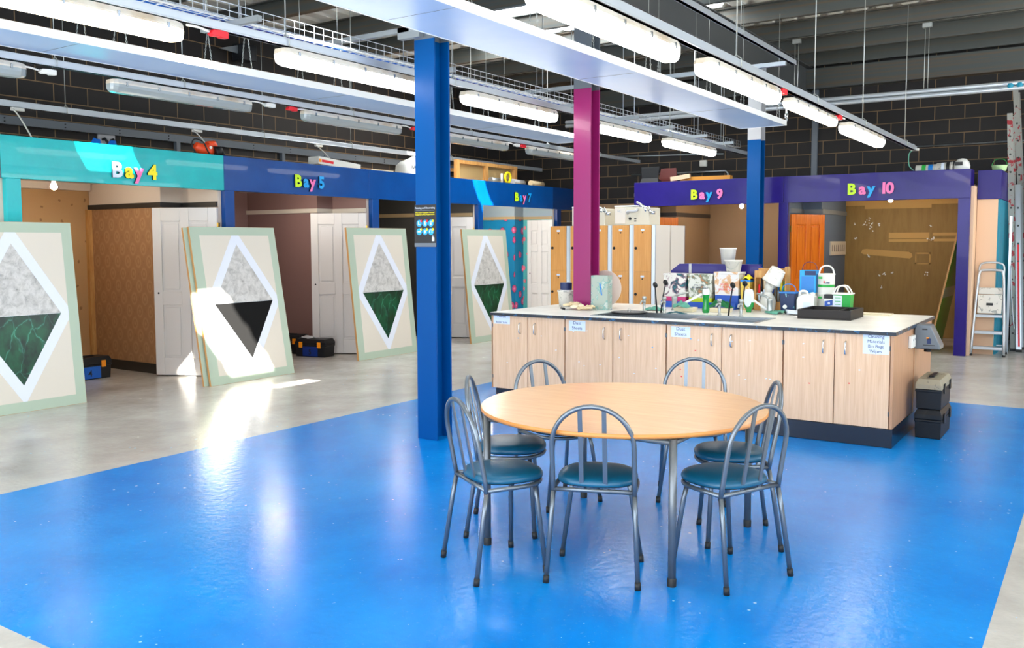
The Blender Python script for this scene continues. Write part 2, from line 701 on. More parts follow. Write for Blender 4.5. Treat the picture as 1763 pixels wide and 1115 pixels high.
# ------------------------------------------------------------------ the setting
struct(B().box(-6, -5.2, -0.12, 17.4, 12.0, 0).build('floor', 'painted_floor'), 'glossy grey floor with a large blue painted rectangle')
struct(B().box(-4, 11.1, 0, 16.7, 11.4, 5.1).build('wall_left', 'block_left'), 'dark painted block wall behind the left row of bays')
struct(B().box(16.4, -5.2, 0, 16.7, 11.1, 5.1).build('wall_back', 'block_back'), 'dark painted block wall behind the purple bays')
struct(B().box(-4, -5.5, 0, 16.7, -5.2, 2.4).build('wall_right', 'block_left'), 'unseen dark block wall, kept low to let daylight in above it')  # unseen wall, height shaped so more daylight comes over it


def deck(x0, x1, y0, y1):
    b = B()
    per = 0.333
    prof = []
    k = math.floor(y0 / per)
    while k * per < y1:
        for f, z in ((0.0, 0.0), (0.58, 0.0), (0.70, 0.05), (0.88, 0.05), (1.0, 0.0)):
            y = (k + f) * per
            if y0 <= y <= y1:
                prof.append((y, 4.9 + z))
        k += 1
    a = [b.vert((x0, y, z)) for y, z in prof]
    c = [b.vert((x1, y, z)) for y, z in prof]
    for i in range(len(prof) - 1):
        b.face((a[i], a[i + 1], c[i + 1], c[i]), 0)
    return b, prof


roof = B()


def deck_into(b, x0, x1, y0, y1):
    d, _ = deck(x0, x1, y0, y1)
    o = len(b.v)
    b.v += d.v
    b.f += [tuple(i + o for i in f) for f in d.f]
    b.m += d.m
    b.sm += d.sm


for x0, x1 in ((-4.2, 3.78), (4.40, 10.60), (12.35, 16.7)):
    deck_into(roof, x0, x1, -5.5, 11.4)
for x0, x1, ya, yb in ((3.78, 4.40, 3.66, 6.94), (10.60, 12.35, 4.66, 8.66)):
    deck_into(roof, x0, x1, -5.5, ya)
    deck_into(roof, x0, x1, yb, 11.4)
roof.box(3.74, 5.86, 4.885, 4.44, 6.67, 4.97)  # unseen blocker added across the roof slot to shape the sun patches
struct(roof.build('ceiling', 'deck_white'), 'white corrugated roof deck')
rl = B()
deck_into(rl, 10.95, 12.35, 4.33, 8.98)
struct(rl.build('ceiling_rooflight', 'rooflight_sheet'), 'translucent rooflight sheet').location = (0, 0, -0.004)
deck_x = [16.15, 15.0, 13.75] + [12.5 - 1.3 * k for k in range(13)]
for x in deck_x:
    b = B()
    b.box(x - 0.004, -5.2, 4.67, x + 0.004, 11.1, 4.88)
    b.box(x - 0.075, -5.2, 4.88, x + 0.004, 11.1, 4.895)
    b.box(x - 0.004, -5.2, 4.66, x + 0.075, 11.1, 4.67)
    struct(b.build('roof_purlin', 'purlin_steel'), 'grey steel roof purlin')
b = B()
for z in (4.2, 4.64):
    b.box(-4, 4.45, z, 16.4, 4.65, z + 0.015)
b.box(-4, 4.542, 4.215, 16.4, 4.558, 4.64)
struct(b.build('roof_rafter', 'rafter_steel'), 'deep grey steel rafter along the columns')
struct(B().box(16.2, -5.2, 4.27, 16.4, 11.1, 4.62).build('eaves_beam', 'purlin_steel'), 'steel beam along the top of the back wall')


def rect_tube(b, x0, x1, y, z, h, d):
    b.box(x0, y - d / 2, z - h / 2, x1, y + d / 2, z + h / 2)


# wall rail on the left wall with its bolts
b = B()
b.box(-4, 11.04, 3.03, 16.3, 11.1, 3.13)
r = b.build('wall_rail', 'grey_steel')
tag(r, 'grey steel rail bolted along the left block wall', 'rail')
b = B()
for k in range(14):
    x = 4.9 + k * 0.75
    for z in (3.06, 3.1):
        b.cyl((x, 11.045, z), (x, 11.03, z), 0.008, 6)
b.build('bolts', 'black_plastic', r)
for x in (8.05, 10.0):
    p = B().box(x - 0.03, 11.03, 2.4, x + 0.03, 11.1, 3.03).build('wall_post', 'grey_steel')
    struct(p, 'thin grey steel post on the left block wall')


# ------------------------------------------------------------------ bays on the left
FY = 8.75
ZB, ZT = 2.222, 2.63
BX = [4.54 - 2.56, 4.54, 7.077, 9.64, 12.215, 14.79, 17.0]
LOW = ['cream_wall', 'paper_damask', 'mauve_wall', 'charcoal_wall', 'paper_floral', 'beige_wall']
HIGH = ['cream_wall', 'cream_wall', 'mauve_wall', 'charcoal_wall', 'pale_blue_wall', 'beige_wall']
BACK = ['cream_wall', 'paper_tan', 'mauve_wall', 'charcoal_wall', 'pale_blue_wall', 'beige_wall']
RAIL = ['black_trim', 'black_trim', 'cream_trim', 'tan_trim', 'tan_trim', 'tan_trim']
NUM = [3, 4, 5, 6, 7, 8]
for i in range(6):
    xa, xb = BX[i], BX[i + 1]
    last = i == 5
    struct(B().box(xa + 0.05, 11.0, 0, min(xb, 16.39), 11.06, 2.36).build('wall_bay_back', BACK[i]), 'back wall of bay %d' % NUM[i])
    struct(B().box(xa - 0.06, 8.82, 2.36, min(xb - 0.07, 16.39), 11.06, 2.42).build('ceiling_bay', 'cream_wall'), 'boarded ceiling of bay %d' % NUM[i])
    if last:
        continue
    near = 'paper_light' if i == 4 else LOW[i]
    pts = [(xb - 0.11, 8.83), (xb + 0.05, 8.83), (xb + 0.05, 11.0), (xb - 0.42, 11.0), (xb - 0.42, 9.5), (xb - 0.11, 9.5)]
    nxt_lo, nxt_hi = LOW[i + 1], HIGH[i + 1]
    # edges: front, next bay side, back, deep face, return, near face
    lo = B().prism(pts, 0, 2.03, 0, [3, 1, 0, 0, 0, 2])
    lo_o = lo.build('wall_bay_side', [LOW[i], nxt_lo if i < 4 else 'beige_wall', near, 'cream_wall'])
    struct(lo_o, 'papered side wall of bay %d' % NUM[i])
    hi = B().prism(pts, 2.03, 2.36, 0, [2, 1, 0, 0, 0, 0])
    struct(hi.build('wall_bay_upper', [HIGH[i], nxt_hi, 'cream_wall']), 'side wall of bay %d above its picture rail' % NUM[i])
    d = 0.018
    b = B()
    for z0, z1, dd, nm in ((2.03, 2.09, 0.022, 'trim'), (0.0, 0.12, 0.016, 'baseboard')):
        b = B()
        b.box(xb - 0.42 - dd, 9.5 - dd, z0, xb - 0.42, 11.0, z1)
        b.box(xb - 0.42, 9.5 - dd, z0, xb - 0.11 - dd, 9.5, z1)
        b.box(xb - 0.11 - dd, 8.84, z0, xb - 0.11, 9.5, z1)
        m_ = RAIL[i] if nm == 'trim' else ('black_trim' if i in (1, 3) else RAIL[i])
        struct(b.build('trim_%d' % NUM[i] if nm == 'trim' else 'baseboard_bay', m_), ('picture rail' if nm == 'trim' else 'skirting board') + ' of bay %d' % NUM[i])
# cove and bare pine strip in bay 4
struct(B().box(4.6, 10.92, 2.27, 6.64, 11.0, 2.36).build('trim_cove', 'cream_wall'), 'white cove along the back of bay 4')
struct(B().box(6.60, 10.94, 0.12, 6.657, 11.0, 2.03).build('trim_pine', 'pine'), 'bare pine strip in the corner of bay 4')

HCOL = ['grey_steel', 'teal_paint', 'blue_paint', 'blue_paint', 'blue_paint', 'blue_paint_shaded']
HEADS = []
HLAB = ['dark header board at the far left edge, left of Bay 4', 'teal header board lettered Bay 4', 'blue header board lettered Bay 5',
        'blue header board without letters between Bay 5 and Bay 7', 'dark blue header board lettered Bay 7',
        'blue header board, coloured as in shade, behind the magenta column, without letters']
HX = [1.9, 4.425, 7.0, 9.50, 12.12, 14.56, 16.38]
for i in range(6):
    x0, x1 = HX[i], HX[i + 1]
    h = B().box(x0 + 0.002, FY, ZB, x1 - 0.002, FY + 0.06, ZT).build('bay_header', HCOL[i], bevel=0.003)
    tag(h, HLAB[i], 'header board', 'header boards of the left bays')
    HEADS.append(h)
PCOL = ['teal_paint', 'blue_paint', 'blue_paint', 'blue_paint', 'blue_paint_shaded']
PLAB = ['teal post at the left of Bay 4', 'blue post between Bay 4 and Bay 5', 'blue post between Bay 5 and the unlettered bay',
        'blue post at the left of Bay 7', 'blue post, coloured as in shade, at the right of Bay 7 beside the lockers']
for i in range(5):
    x = BX[i + 1]
    p = B().box(x - 0.07, FY + 0.002, 0, x + 0.07, FY + 0.075, ZB).build('bay_post', PCOL[i], bevel=0.003)
    tag(p, PLAB[i], 'post', 'posts of the left bays')


def letters(parent, word, pos, size, step, cols, frame, off=0.012):
    for ch, st, c in zip(word, step, cols):
        if frame == 'y':
            M = MY((pos[0] + st, pos[1] - off, pos[2]))
        else:
            M = MX((pos[0] - off, pos[1] - st, pos[2]))
        b = B().text(ch, size, M, 0, 0.011, size * 0.043, 'LEFT', side_mi=1)
        b.build('letter', [c, 'ink_black'], parent)  # black on the sides stands in for side and back shadow


LS = 0.205
letters(HEADS[1], 'Bay4', (5.55, FY, 2.30), LS * 1.05, (0, 0.155, 0.27, 0.43), ('lilac', 'yellow', 'pink', 'yellow'), 'y')
letters(HEADS[2], 'Bay5', (8.09, FY, 2.325), LS * 1.02, (0, 0.15, 0.265, 0.42), ('lime', 'sky_blue', 'pink', 'sky_blue'), 'y')
letters(HEADS[4], 'Bay7', (13.22, FY, 2.33), LS * 1.0, (0, 0.15, 0.265, 0.43), ('lime', 'sky_blue', 'pink', 'sky_blue'), 'y')


def panel_door(name, w, h, m, label, loc, rz, six=False, knob=True):
    """leaf in local x (hinge at 0) z, panels on both faces"""
    o = bpy.data.objects.new(name, None)
    COL.objects.link(o)
    o.location = loc
    o.rotation_euler = (0, 0, rz)
    struct(o, label)
    b = B()
    t = 0.05
    st = 0.11 if w > 0.6 else 0.085
    cw = (w - 3 * st) / 2
    if six:
        rows = [(0.2, 0.62), (0.8, 1.42), (1.54, 1.82)]
    else:
        rows = [(0.22, 0.86), (1.02, 1.86)]
    b.box(0, -t / 2 + 0.02, 0.012, w, t / 2 - 0.02, h)      # core, recessed
    xs = [0, st, st + cw, 2 * st + cw, 2 * st + 2 * cw, w]
    for k in (0, 2, 4):
        b.box(xs[k], -t / 2, 0.012, xs[k + 1], t / 2, h)
    zs = [0.012] + [q for r_ in rows for q in r_] + [h]
    for k in range(0, len(zs), 2):
        for c0 in (1, 3):
            b.box(xs[c0], -t / 2, zs[k], xs[c0 + 1], t / 2, zs[k + 1])
    for z0, z1 in rows:
        for c0 in (1, 3):
            for s_ in (-1, 1):
                y = s_ * (t / 2 - 0.014)
                b.box(xs[c0] + 0.03, min(y - 0.006, y + 0.006), z0 + 0.03, xs[c0 + 1] - 0.03, max(y - 0.006, y + 0.006), z1 - 0.03)
    b.build('leaf', m, o, bevel=0.008)
    for z in (0.25, 1.75):
        B().box(-0.02, -0.022, z, 0.012, 0.022, z + 0.09).build('hinge', 'brass', o)
    if knob:
        b = B()
        b.cyl((w - 0.06, -0.0265, 1.0), (w - 0.06, 0.0265, 1.0), 0.012, 10)
        b.build('keyhole', 'ink_black', o)
    return o


def door_at(name, hx, hy, tx, ty, m, label, six=False, w=0.82):
    return panel_door(name, w, 2.02, m, label, (hx, hy, 0), math.atan2(ty - hy, tx - hx), six)


door_at('door_1', 6.93, 8.80, 6.578, 9.536, 'door_white', 'white panelled door standing open in bay 4')
door_at('door_2', 9.49, 8.80, 9.127, 9.55, 'door_white', 'white panelled door standing open in bay 5')
door_at('door_3', 12.06, 8.80, 11.70, 9.55, 'door_white', 'white panelled door standing open right of the blue column')
door_at('door_4', 14.64, 8.80, 14.61, 9.35, 'door_white', 'white six panel door standing open in bay 7', True, 0.55)

# ------------------------------------------------------------------ bays on the right
RX = 13.78
struct(B().box(16.2, 6.3, 0, 16.26, 8.7, 2.36).build('wall_bay_back', 'taupe_wall'), 'back wall at the far corner')
struct(B().box(16.2, 4.2, 0, 16.26, 6.3, 2.36).build('wall_bay_back', 'taupe_wall'), 'taupe back wall of bay 9')
ob = B().box(16.2, 1.62, 0, 16.26, 4.1, 2.36)
wb10 = struct(ob.build('wall_bay_back', 'olive_wall'), 'olive brown back wall of bay 10')
# filler patches on that wall
pt = B()


def strip(y0, y1, z0, z1, y0b=None):
    pt.box(16.194, y1, z0, 16.2, y0, z1)


strip(3.82, 1.66, 2.21, 2.36)
strip(3.5, 2.45, 2.15, 2.21)
strip(3.10, 2.47, 1.65, 1.745)
strip(3.10, 2.49, 1.59, 1.635)
strip(2.42, 1.7, 1.69, 1.74)
strip(2.40, 1.7, 1.595, 1.64)
pt.prism([(3.54, 1.40), (3.52, 1.46), (3.46, 1.47), (2.78, 1.42), (2.73, 1.39), (2.72, 1.34), (2.76, 1.31), (3.0, 1.33), (3.5, 1.375)], 16.194, 16.2, 0, axis='x')
for y0, y1, z0, z1 in ((2.68, 2.44, 1.385, 1.41), (2.68, 2.44, 1.215, 1.24), (2.68, 2.655, 1.215, 1.41), (2.465, 2.44, 1.215, 1.41)):
    strip(y0, y1, z0, z1)
pt.build('filler_patches', 'patch_tan', wb10)
sp = B()
rnd = random.Random(3)
for yy, zz, s_ in ((3.45, 1.95, 0.05), (3.42, 1.88, 0.06), (3.38, 1.82, 0.05), (3.5, 1.9, 0.03), (3.25, 1.88, 0.02), (3.65, 1.9, 0.015), (3.63, 1.65, 0.018),
                   (2.46, 1.66, 0.05), (2.40, 1.65, 0.04), (3.24, 1.02, 0.02), (3.16, 1.05, 0.02), (3.04, 1.07, 0.02), (3.2, 0.82, 0.02), (2.5, 1.06, 0.03), (2.46, 1.85, 0.015), (3.42, 1.35, 0.018)):
    for k in range(4):
        y_, z_ = yy + rnd.uniform(-s_, s_), zz + rnd.uniform(-s_, s_)
        sp.cyl((16.193, y_, z_), (16.2, y_, z_), rnd.uniform(0.3, 0.7) * 0.02, 7)
sp.build('plaster_spots', 'white_plastic', wb10)


def rside(yb, lo_m, hi_m, back_lo, name, rail, lab, pale_front='cream_wall', low_rail=None):
    pts = [(13.86, yb - 0.07), (14.62, yb - 0.07), (14.62, yb - 0.36), (16.2, yb - 0.36), (16.2, yb + 0.07), (13.86, yb + 0.07)]
    struct(B().prism(pts, 0, 2.04, 0, [0, 0, 0, 0, 1, 2]).build('wall_bay_side', [lo_m, back_lo, pale_front]), 'side wall of ' + lab)
    struct(B().prism(pts, 2.04, 2.36, 0, [0, 0, 0, 0, 1, 2]).build('wall_bay_upper', [hi_m, back_lo, pale_front]), 'upper side wall of ' + lab)
    b = B()
    d = 0.022
    for z0, z1 in ((2.04, 2.11), (0, 0.12)):
        b = B()
        b.box(13.88, yb - 0.07 - d, z0, 14.62 - d, yb - 0.07, z1)
        b.box(14.62 - d, yb - 0.36 - d, z0, 14.62, yb - 0.07, z1)
        b.box(14.62, yb - 0.36 - d, z0, 16.18, yb - 0.36, z1)
        struct(b.build(name if z0 > 1 else 'baseboard_bay', rail), ('picture rail of ' if z0 > 1 else 'skirting of ') + lab)


rside(6.65, 'taupe_wall', 'taupe_wall', 'beige_wall', 'trim_9', 'dark_trim', 'bay 9')
rside(4.17, 'slate_wall', 'slate_wall', 'taupe_wall', 'trim_10', 'grey_trim', 'bay 10')
struct(B().box(13.86, 1.56, 0, 16.2, 1.74, 2.36).build('wall_bay_side', 'peach_wall'), 'peach end wall of bay 10')
struct(B().box(13.845, 1.64, 2.36, 16.3, 6.72, 2.42).build('ceiling_bay', 'cream_wall'), 'boarded ceiling of bays 9 and 10')
h9 = B().box(RX, 4.17, 2.19, RX + 0.06, 6.687, 2.59).build('bay_header', 'purple_paint', bevel=0.003)
tag(h9, 'purple header board lettered Bay 9', 'header board', 'header boards of the purple bays')
h10 = B().box(RX, 1.60, 2.19, RX + 0.06, 4.165, 2.59)
h10.box(RX + 0.06, 1.60, 2.19, 14.15, 1.63, 2.59)
h10 = h10.build('bay_header', 'purple_paint', bevel=0.003)
tag(h10, 'purple header board lettered Bay 10', 'header board', 'header boards of the purple bays')
hs = B().box(14.15, 1.26, 2.184, 14.21, 1.555, 2.585)
hs.box(14.21, 1.26, 2.184, 16.3, 1.29, 2.585)
hs = hs.build('bay_header', 'purple_side', bevel=0.003)
tag(hs, 'short dark purple header board set back right of Bay 10', 'header board')
he = B().box(15.2, -2.2, 2.19, 15.26, 0.9, 2.59).build('bay_header', 'purple_side')
tag(he, 'purple header board at the right edge behind the ladders', 'header board')
letters(h9, 'Bay9', (RX, 5.67, 2.29), LS * 1.0, (0, 0.155, 0.27, 0.44), ('lime', 'pink', 'sky_blue', 'pink'), 'x')
letters(h10, 'Bay10', (RX, 3.225, 2.29), LS * 1.05, (0, 0.165, 0.285, 0.455, 0.535), ('lime', 'pink', 'sky_blue', 'pink', 'pink'), 'x')
for y0, y1, lab in ((4.10, 4.24, 'purple post between Bay 9 and Bay 10'), (1.60, 1.75, 'purple post right of Bay 10 beside the stepladder')):
    tag(B().box(RX + 0.002, y0, 0, RX + 0.078, y1, 2.19).build('bay_post', 'purple_paint', bevel=0.003), lab, 'post', 'posts of the purple bays')
b = B().box(14.18, 1.30, 0, 14.24, 1.555, 2.18, 0)
b.box(14.24, 1.27, 0, 16.2, 1.30, 2.18, 1)
struct(b.build('wall_end', ['peach_wall', 'teal_edge']), 'peach wall end with a teal side right of bay 10')
struct(B().box(15.27, -2.2, 0, 15.33, 0.84, 2.19).build('wall_far_bay', 'patch_tan'), 'tan wall behind the ladders')
door_at('door_5', 13.90, 4.085, 14.60, 3.775, 'door_orange', 'orange varnished wooden door standing open in bay 10', w=0.77)
door_at('door_6', 13.90, 6.565, 14.60, 6.26, 'door_orange', 'orange varnished door in bay 9 behind the lockers', w=0.77)

# ------------------------------------------------------------------ columns
def column(x, y, m, zt, label, top='grey_steel'):
    t = thing('steel_column', label, 'column', (x, y, 0), group='steel columns')
    w, d, f = 0.2, 0.2, 0.016
    for nm, z0, z1, mm in (('shaft', 0.0, zt, m), ('bare_top', zt, 4.2, top)):
        b = B()
        b.box(-d / 2, -w / 2, z0, -d / 2 + f, w / 2, z1)
        b.box(d / 2 - f, -w / 2, z0, d / 2, w / 2, z1)
        b.box(-d / 2 + f, -0.012, z0, d / 2 - f, 0.012, z1)
        b.build(nm, mm, t, bevel=0.002)
    return t


c1 = column(5.70, 4.555, 'blue_steel', 3.2, 'glossy blue steel column with a black safety sign, left of the round table')
c2 = column(8.25, 4.55, 'magenta_steel', 3.17, 'glossy magenta steel column rising through the worktop')
c3 = column(13.2, 4.41, 'blue_steel', 3.1, 'blue steel column in front of Bay 9, the farthest one', 'pale_steel')
# safety sign on the blue column
sx = 5.70 - 0.1 - 0.004
s_ = B()
s_.box(sx - 0.002, 4.445, 1.565, sx + 0.004, 4.665, 1.90, 0)
s_.box(sx - 0.003, 4.445, 1.565, sx - 0.002, 4.665, 1.595, 5)
s_.text('Painting and Decorating', 0.021, MX((sx - 0.003, 4.555, 1.868)), 1, 0.0005)
s_.box(sx - 0.003, 4.46, 1.852, sx - 0.002, 4.65, 1.855, 5)
s_.text('Must wear Protective Personal\nEquipment (PPE) Requirements', 0.0155, MX((sx - 0.003, 4.555, 1.833)), 2, 0.0008, 0.0)
for r_ in range(2):
    for c_ in range(3):
        y, z = 4.615 - c_ * 0.06, 1.752 - r_ * 0.066
        s_.cyl((sx - 0.002, y, z), (sx - 0.004, y, z), 0.027, 18, 3)
        s_.cyl((sx - 0.004, y - 0.021, z + 0.018), (sx - 0.0055, y - 0.021, z + 0.018), 0.010, 12, 4 if r_ == 0 and c_ < 2 else 2)
        for dx_, dz_, w_, h_ in (((0.006, 0, 0.007, 0.03), (-0.004, -0.011, 0.018, 0.008)), ((0, 0.004, 0.012, 0.02), (0.005, -0.012, 0.005, 0.014), (-0.005, -0.012, 0.005, 0.014)), ((0, -0.006, 0.014, 0.02), (-0.003, 0.012, 0.005, 0.014)),
                                 ((0, 0, 0.03, 0.009),), ((0, 0.002, 0.016, 0.02), (0, -0.012, 0.008, 0.006)), ((0.012, 0, 0.006, 0.02), (-0.012, 0, 0.006, 0.02), (0, 0.014, 0.02, 0.004)))[r_ * 3 + c_]:
            s_.box(sx - 0.0055, y + dx_ - w_ / 2, z + dz_ - h_ / 2, sx - 0.004, y + dx_ + w_ / 2, z + dz_ + h_ / 2, 1)
s_.box(sx - 0.003, 4.462, 1.61, sx - 0.002, 4.485, 1.64, 1)
s_.box(sx - 0.003, 4.476, 1.64, sx - 0.002, 4.482, 1.655, 1)
s_.box(sx - 0.003, 4.466, 1.643, sx - 0.002, 4.470, 1.653, 1)
s_.build('safety_sign', ['ink_black', 'paper_white', 'yellow', 'sky_blue', 'red', 'grey_steel'], c1, loc=(-5.70, -4.555, 0))


# ------------------------------------------------------------------ ceiling services
def rail_line(name, x0, x1, y, z, label, rods, h=0.06, d=0.05, ztop=4.62, hooks=True):
    t = thing(name, label, 'rail', (x0, y, z))
    b = B()
    b.box(0, -d / 2, -h / 2, x1 - x0, d / 2, h / 2)
    b.box(0, -d / 2 - 0.004, -h / 2, x1 - x0, d / 2 + 0.004, -h / 2 + 0.012)
    b.build('channel', 'galv_pale', t, bevel=0.004)
    for x in rods:
        b = B()
        b.cyl((x - x0, 0, h / 2), (x - x0, 0, ztop - z), 0.0045, 6)
        b.tube([(x - x0, d / 2 + 0.012, -h / 2), (x - x0, d / 2 + 0.012, h / 2), (x - x0, 0, h / 2 + 0.03), (x - x0, -d / 2 - 0.012, h / 2), (x - x0, -d / 2 - 0.012, -h / 2)], 0.004, 6)
        b.build('hanger_rod', 'wire', t)
    return t


rail_line('lighting_rail', -0.5, 13.35, 2.25, 2.865, 'long grey lighting rail over the round table, nearest the right', (1.5, 4.02, 6.27, 8.30, 10.2, 12.6))
rail_line('lighting_rail', 0.3, 14.3, 4.92, 3.02, 'long grey lighting rail beside the wire cable basket', (2.4, 4.5, 6.45, 8.9, 11.2, 13.2))
rail_line('lighting_rail', 1.5, 15.6, 7.47, 3.115, 'grey lighting rail carrying the unlit fittings', (4.26, 5.52, 7.83, 10.2, 12.25, 14.0))
rail_line('cable_rail', 1.5, 16.0, 9.9, 3.10, 'thin grey rail close to the left block wall', (5.75, 8.6, 10.35, 12.9), h=0.07)
rail_line('support_rail', 3.0, 11.6, 3.4, 3.86, 'grey support channel high above the heating panel', (4.5, 7.2, 9.6), h=0.06)


def fitting(x0, x1, y, z, lit, label, warm=False, slim=False, group=None):
    ln = x1 - x0
    t = thing('fluorescent_light', label, 'ceiling light', (x0 + ln / 2, y, z), group=group)
    w = 0.05 if slim else 0.07
    hb, hd = (0.035, 0.055) if slim else (0.045, 0.075)

    def ring(xx, sc, prof):
        return [(xx, p[0] * sc, p[1] * (0.55 + 0.45 * sc)) for p in prof]
    up_ = [(-w, 0.0), (-w * 1.05, 0.012), (-w * 0.82, hb), (w * 0.82, hb), (w * 1.05, 0.012), (w, 0.0)]
    dn = [(w, 0.0), (w * 0.98, -hd * 0.35), (w * 0.8, -hd * 0.8), (w * 0.45, -hd), (-w * 0.45, -hd), (-w * 0.8, -hd * 0.8), (-w * 0.98, -hd * 0.35), (-w, 0.0)]
    h = ln / 2
    xs = [(-h, 0.45), (-h + 0.02, 0.75), (-h + 0.06, 0.97), (-h + 0.09, 1.0), (h - 0.09, 1.0), (h - 0.06, 0.97), (h - 0.02, 0.75), (h, 0.45)]
    B().loft([ring(a, s, up_) for a, s in xs], 0, False).build('tray', 'fitting_grey', t)
    B().loft([ring(a, s, dn) for a, s in xs], 0, False).build('diffuser', ('tube_warm' if warm else 'tube_lit') if lit else 'diffuser_off', t)
    for k in range(5):
        xx = -h + 0.14 + k * (ln - 0.28) / 4
        b = B()
        for s in (-1, 1):
            b.box(xx - 0.008, s * (w * 1.06) - 0.004, -0.012, xx + 0.008, s * (w * 1.06) + 0.004, 0.022)
        b.build('clip', 'steel_sink', t)
    return t


GL = 'fluorescent lights'
fitting(3.55, 5.17, 2.25, 2.755, True, 'lit fluorescent light nearest the camera on the right-hand rail', group=GL)
fitting(5.60, 7.18, 2.25, 2.755, True, 'second lit fluorescent light on the right-hand rail, above the heating panel end', group=GL)
fitting(7.48, 9.02, 2.25, 2.755, True, 'slim warm lit light with metal clips between two red connectors', True, True, group=GL)
fitting(9.40, 11.12, 2.25, 2.755, True, 'farthest lit light at the far end of the right-hand rail', group=GL)
fitting(2.02, 3.63, 4.92, 2.93, True, 'warm lit light at the top left corner below the cable basket', True, group=GL)
fitting(4.42, 6.06, 4.92, 2.93, True, 'lit light beside the cable basket, left of the blue column', group=GL)
fitting(6.60, 8.22, 4.92, 2.93, True, 'lit light between the blue column and the magenta column', group=GL)
fitting(8.95, 10.55, 4.92, 2.93, True, 'lit light just right of the magenta column', group=GL)
fitting(11.04, 12.8, 4.92, 2.93, True, 'lit light at the far end of the cable basket', group=GL)
fitting(2.32, 4.0, 7.47, 3.02, False, 'unlit light at the left edge below the long white panel', group=GL)
fitting(4.74, 6.33, 7.47, 3.02, False, 'unlit light above Bay 4', group=GL)
fitting(7.05, 8.69, 7.47, 3.02, False, 'unlit light above Bay 5, left of the blue column', group=GL)
fitting(9.43, 11.1, 7.47, 3.02, False, 'unlit light just right of the blue column', group=GL)
fitting(11.66, 13.34, 7.47, 3.02, False, 'unlit light left of the magenta column', group=GL)


def connector(x, y, z, m, label, dirx=1, grp=None):
    t = thing('cable_connector', label, 'connector', (x, y, z), group='plug connectors on the lighting rails')
    B().prism([(-0.07, -0.012), (-0.05, -0.024), (0.0, -0.02), (0.02, -0.026), (0.07, -0.022), (0.07, 0.02), (0.0, 0.022), (-0.05, 0.016)], -0.022, 0.022, axis='y').build('plug', m, t, bevel=0.004)
    B().tube(cr([(-0.07 * dirx, 0, 0), (-0.15 * dirx, 0, 0.012), (-0.24 * dirx, 0, 0.01)]), 0.008, 8).build('lead', 'white_plastic', t)
    return t


connector(3.90, 4.90, 2.965, 'red', 'red connector at the top left under the cable basket')
connector(7.32, 2.24, 2.81, 'red', 'red connector just before the slim warm light')
connector(9.14, 2.24, 2.81, 'red', 'red connector just after the slim warm light', -1)
connector(6.86, 7.43, 3.05, 'red', 'red connector left of the unlit light above Bay 5', -1)
connector(8.92, 7.43, 3.05, 'red', 'red connector at the left edge of the blue column')
connector(11.47, 7.43, 3.05, 'red', 'red connector between the two unlit lights right of the blue column', -1)
connector(4.17, 7.43, 3.03, 'white_plastic', 'white connector right of the unlit light at the left edge')
connector(6.55, 7.43, 3.05, 'white_plastic', 'white connector right of the unlit light above Bay 4')
connector(11.3, 7.43, 3.05, 'white_plastic', 'white connector right of the unlit light next to the blue column')


def flex(x, label, drop_y=9.3):
    t = thing('power_lead', label, 'cable', (x, 9.9, 3.05), group='white leads from the cable rail')
    B().tube(cr([(0, 0, 0), (0, -0.1, -0.06), (-0.03, -0.3, -0.2), (-0.06, drop_y - 9.9, -0.47)]), 0.008, 8).build('lead', 'white_plastic', t)
    B().cbox((0.06, 0, 0), (0.14, 0.04, 0.04)).build('plug', 'white_plastic', t, bevel=0.006)


flex(5.15, 'white lead dropping from the cable rail above Bay 4 at the left edge')
flex(7.45, 'white lead dropping behind the orange sander')
flex(9.6, 'white lead dropping above the white box on Bay 5')


def heat_panel(x0, x1, y0, y1, z, label, chains, joints):
    t = thing('radiant_heater', label, 'heater', (x0, y0, z), group='long white radiant heating panels')
    ln, w = x1 - x0, y1 - y0
    b = B()
    b.box(0, 0.004, 0.004, ln, w - 0.004, 0.02)
    b.build('panel', 'panel_white_bounce', t)
    b = B()
    b.box(0, -0.004, 0, ln, 0.004, 0.068)
    b.box(0, w - 0.004, 0, ln, w + 0.004, 0.068)
    b.box(ln, -0.004, 0, ln + 0.006, w + 0.004, 0.068)
    b.build('edge', 'edge_white', t)
    b = B()
    for x in joints:
        b.box(x - x0 - 0.002, 0.01, 0.0025, x - x0 + 0.002, w - 0.01, 0.004)
    b.build('joint', 'grey_steel', t)
    for x in chains:
        for y in (0.02, w - 0.02):
            b = B()
            for dx in (-0.06, 0.06):
                p, q = Vector((x - x0 + dx, y, 0.068)), Vector((x - x0, y, 0.5))
                n = 12
                for k in range(n):
                    a, c = p.lerp(q, k / n), p.lerp(q, (k + 1.25) / n)
                    mid = (a + c) / 2
                    ofs = Vector((0, 0.007, 0)) if k % 2 else Vector((0.007, 0, 0))
                    b.tube([a, mid + ofs, c, mid - ofs], 0.0025, 4, closed=True)
            b.cyl((x - x0, y, 0.5), (x - x0, y, 4.6 - z), 0.003, 5)
            b.build('chain', 'wire', t)
    return t


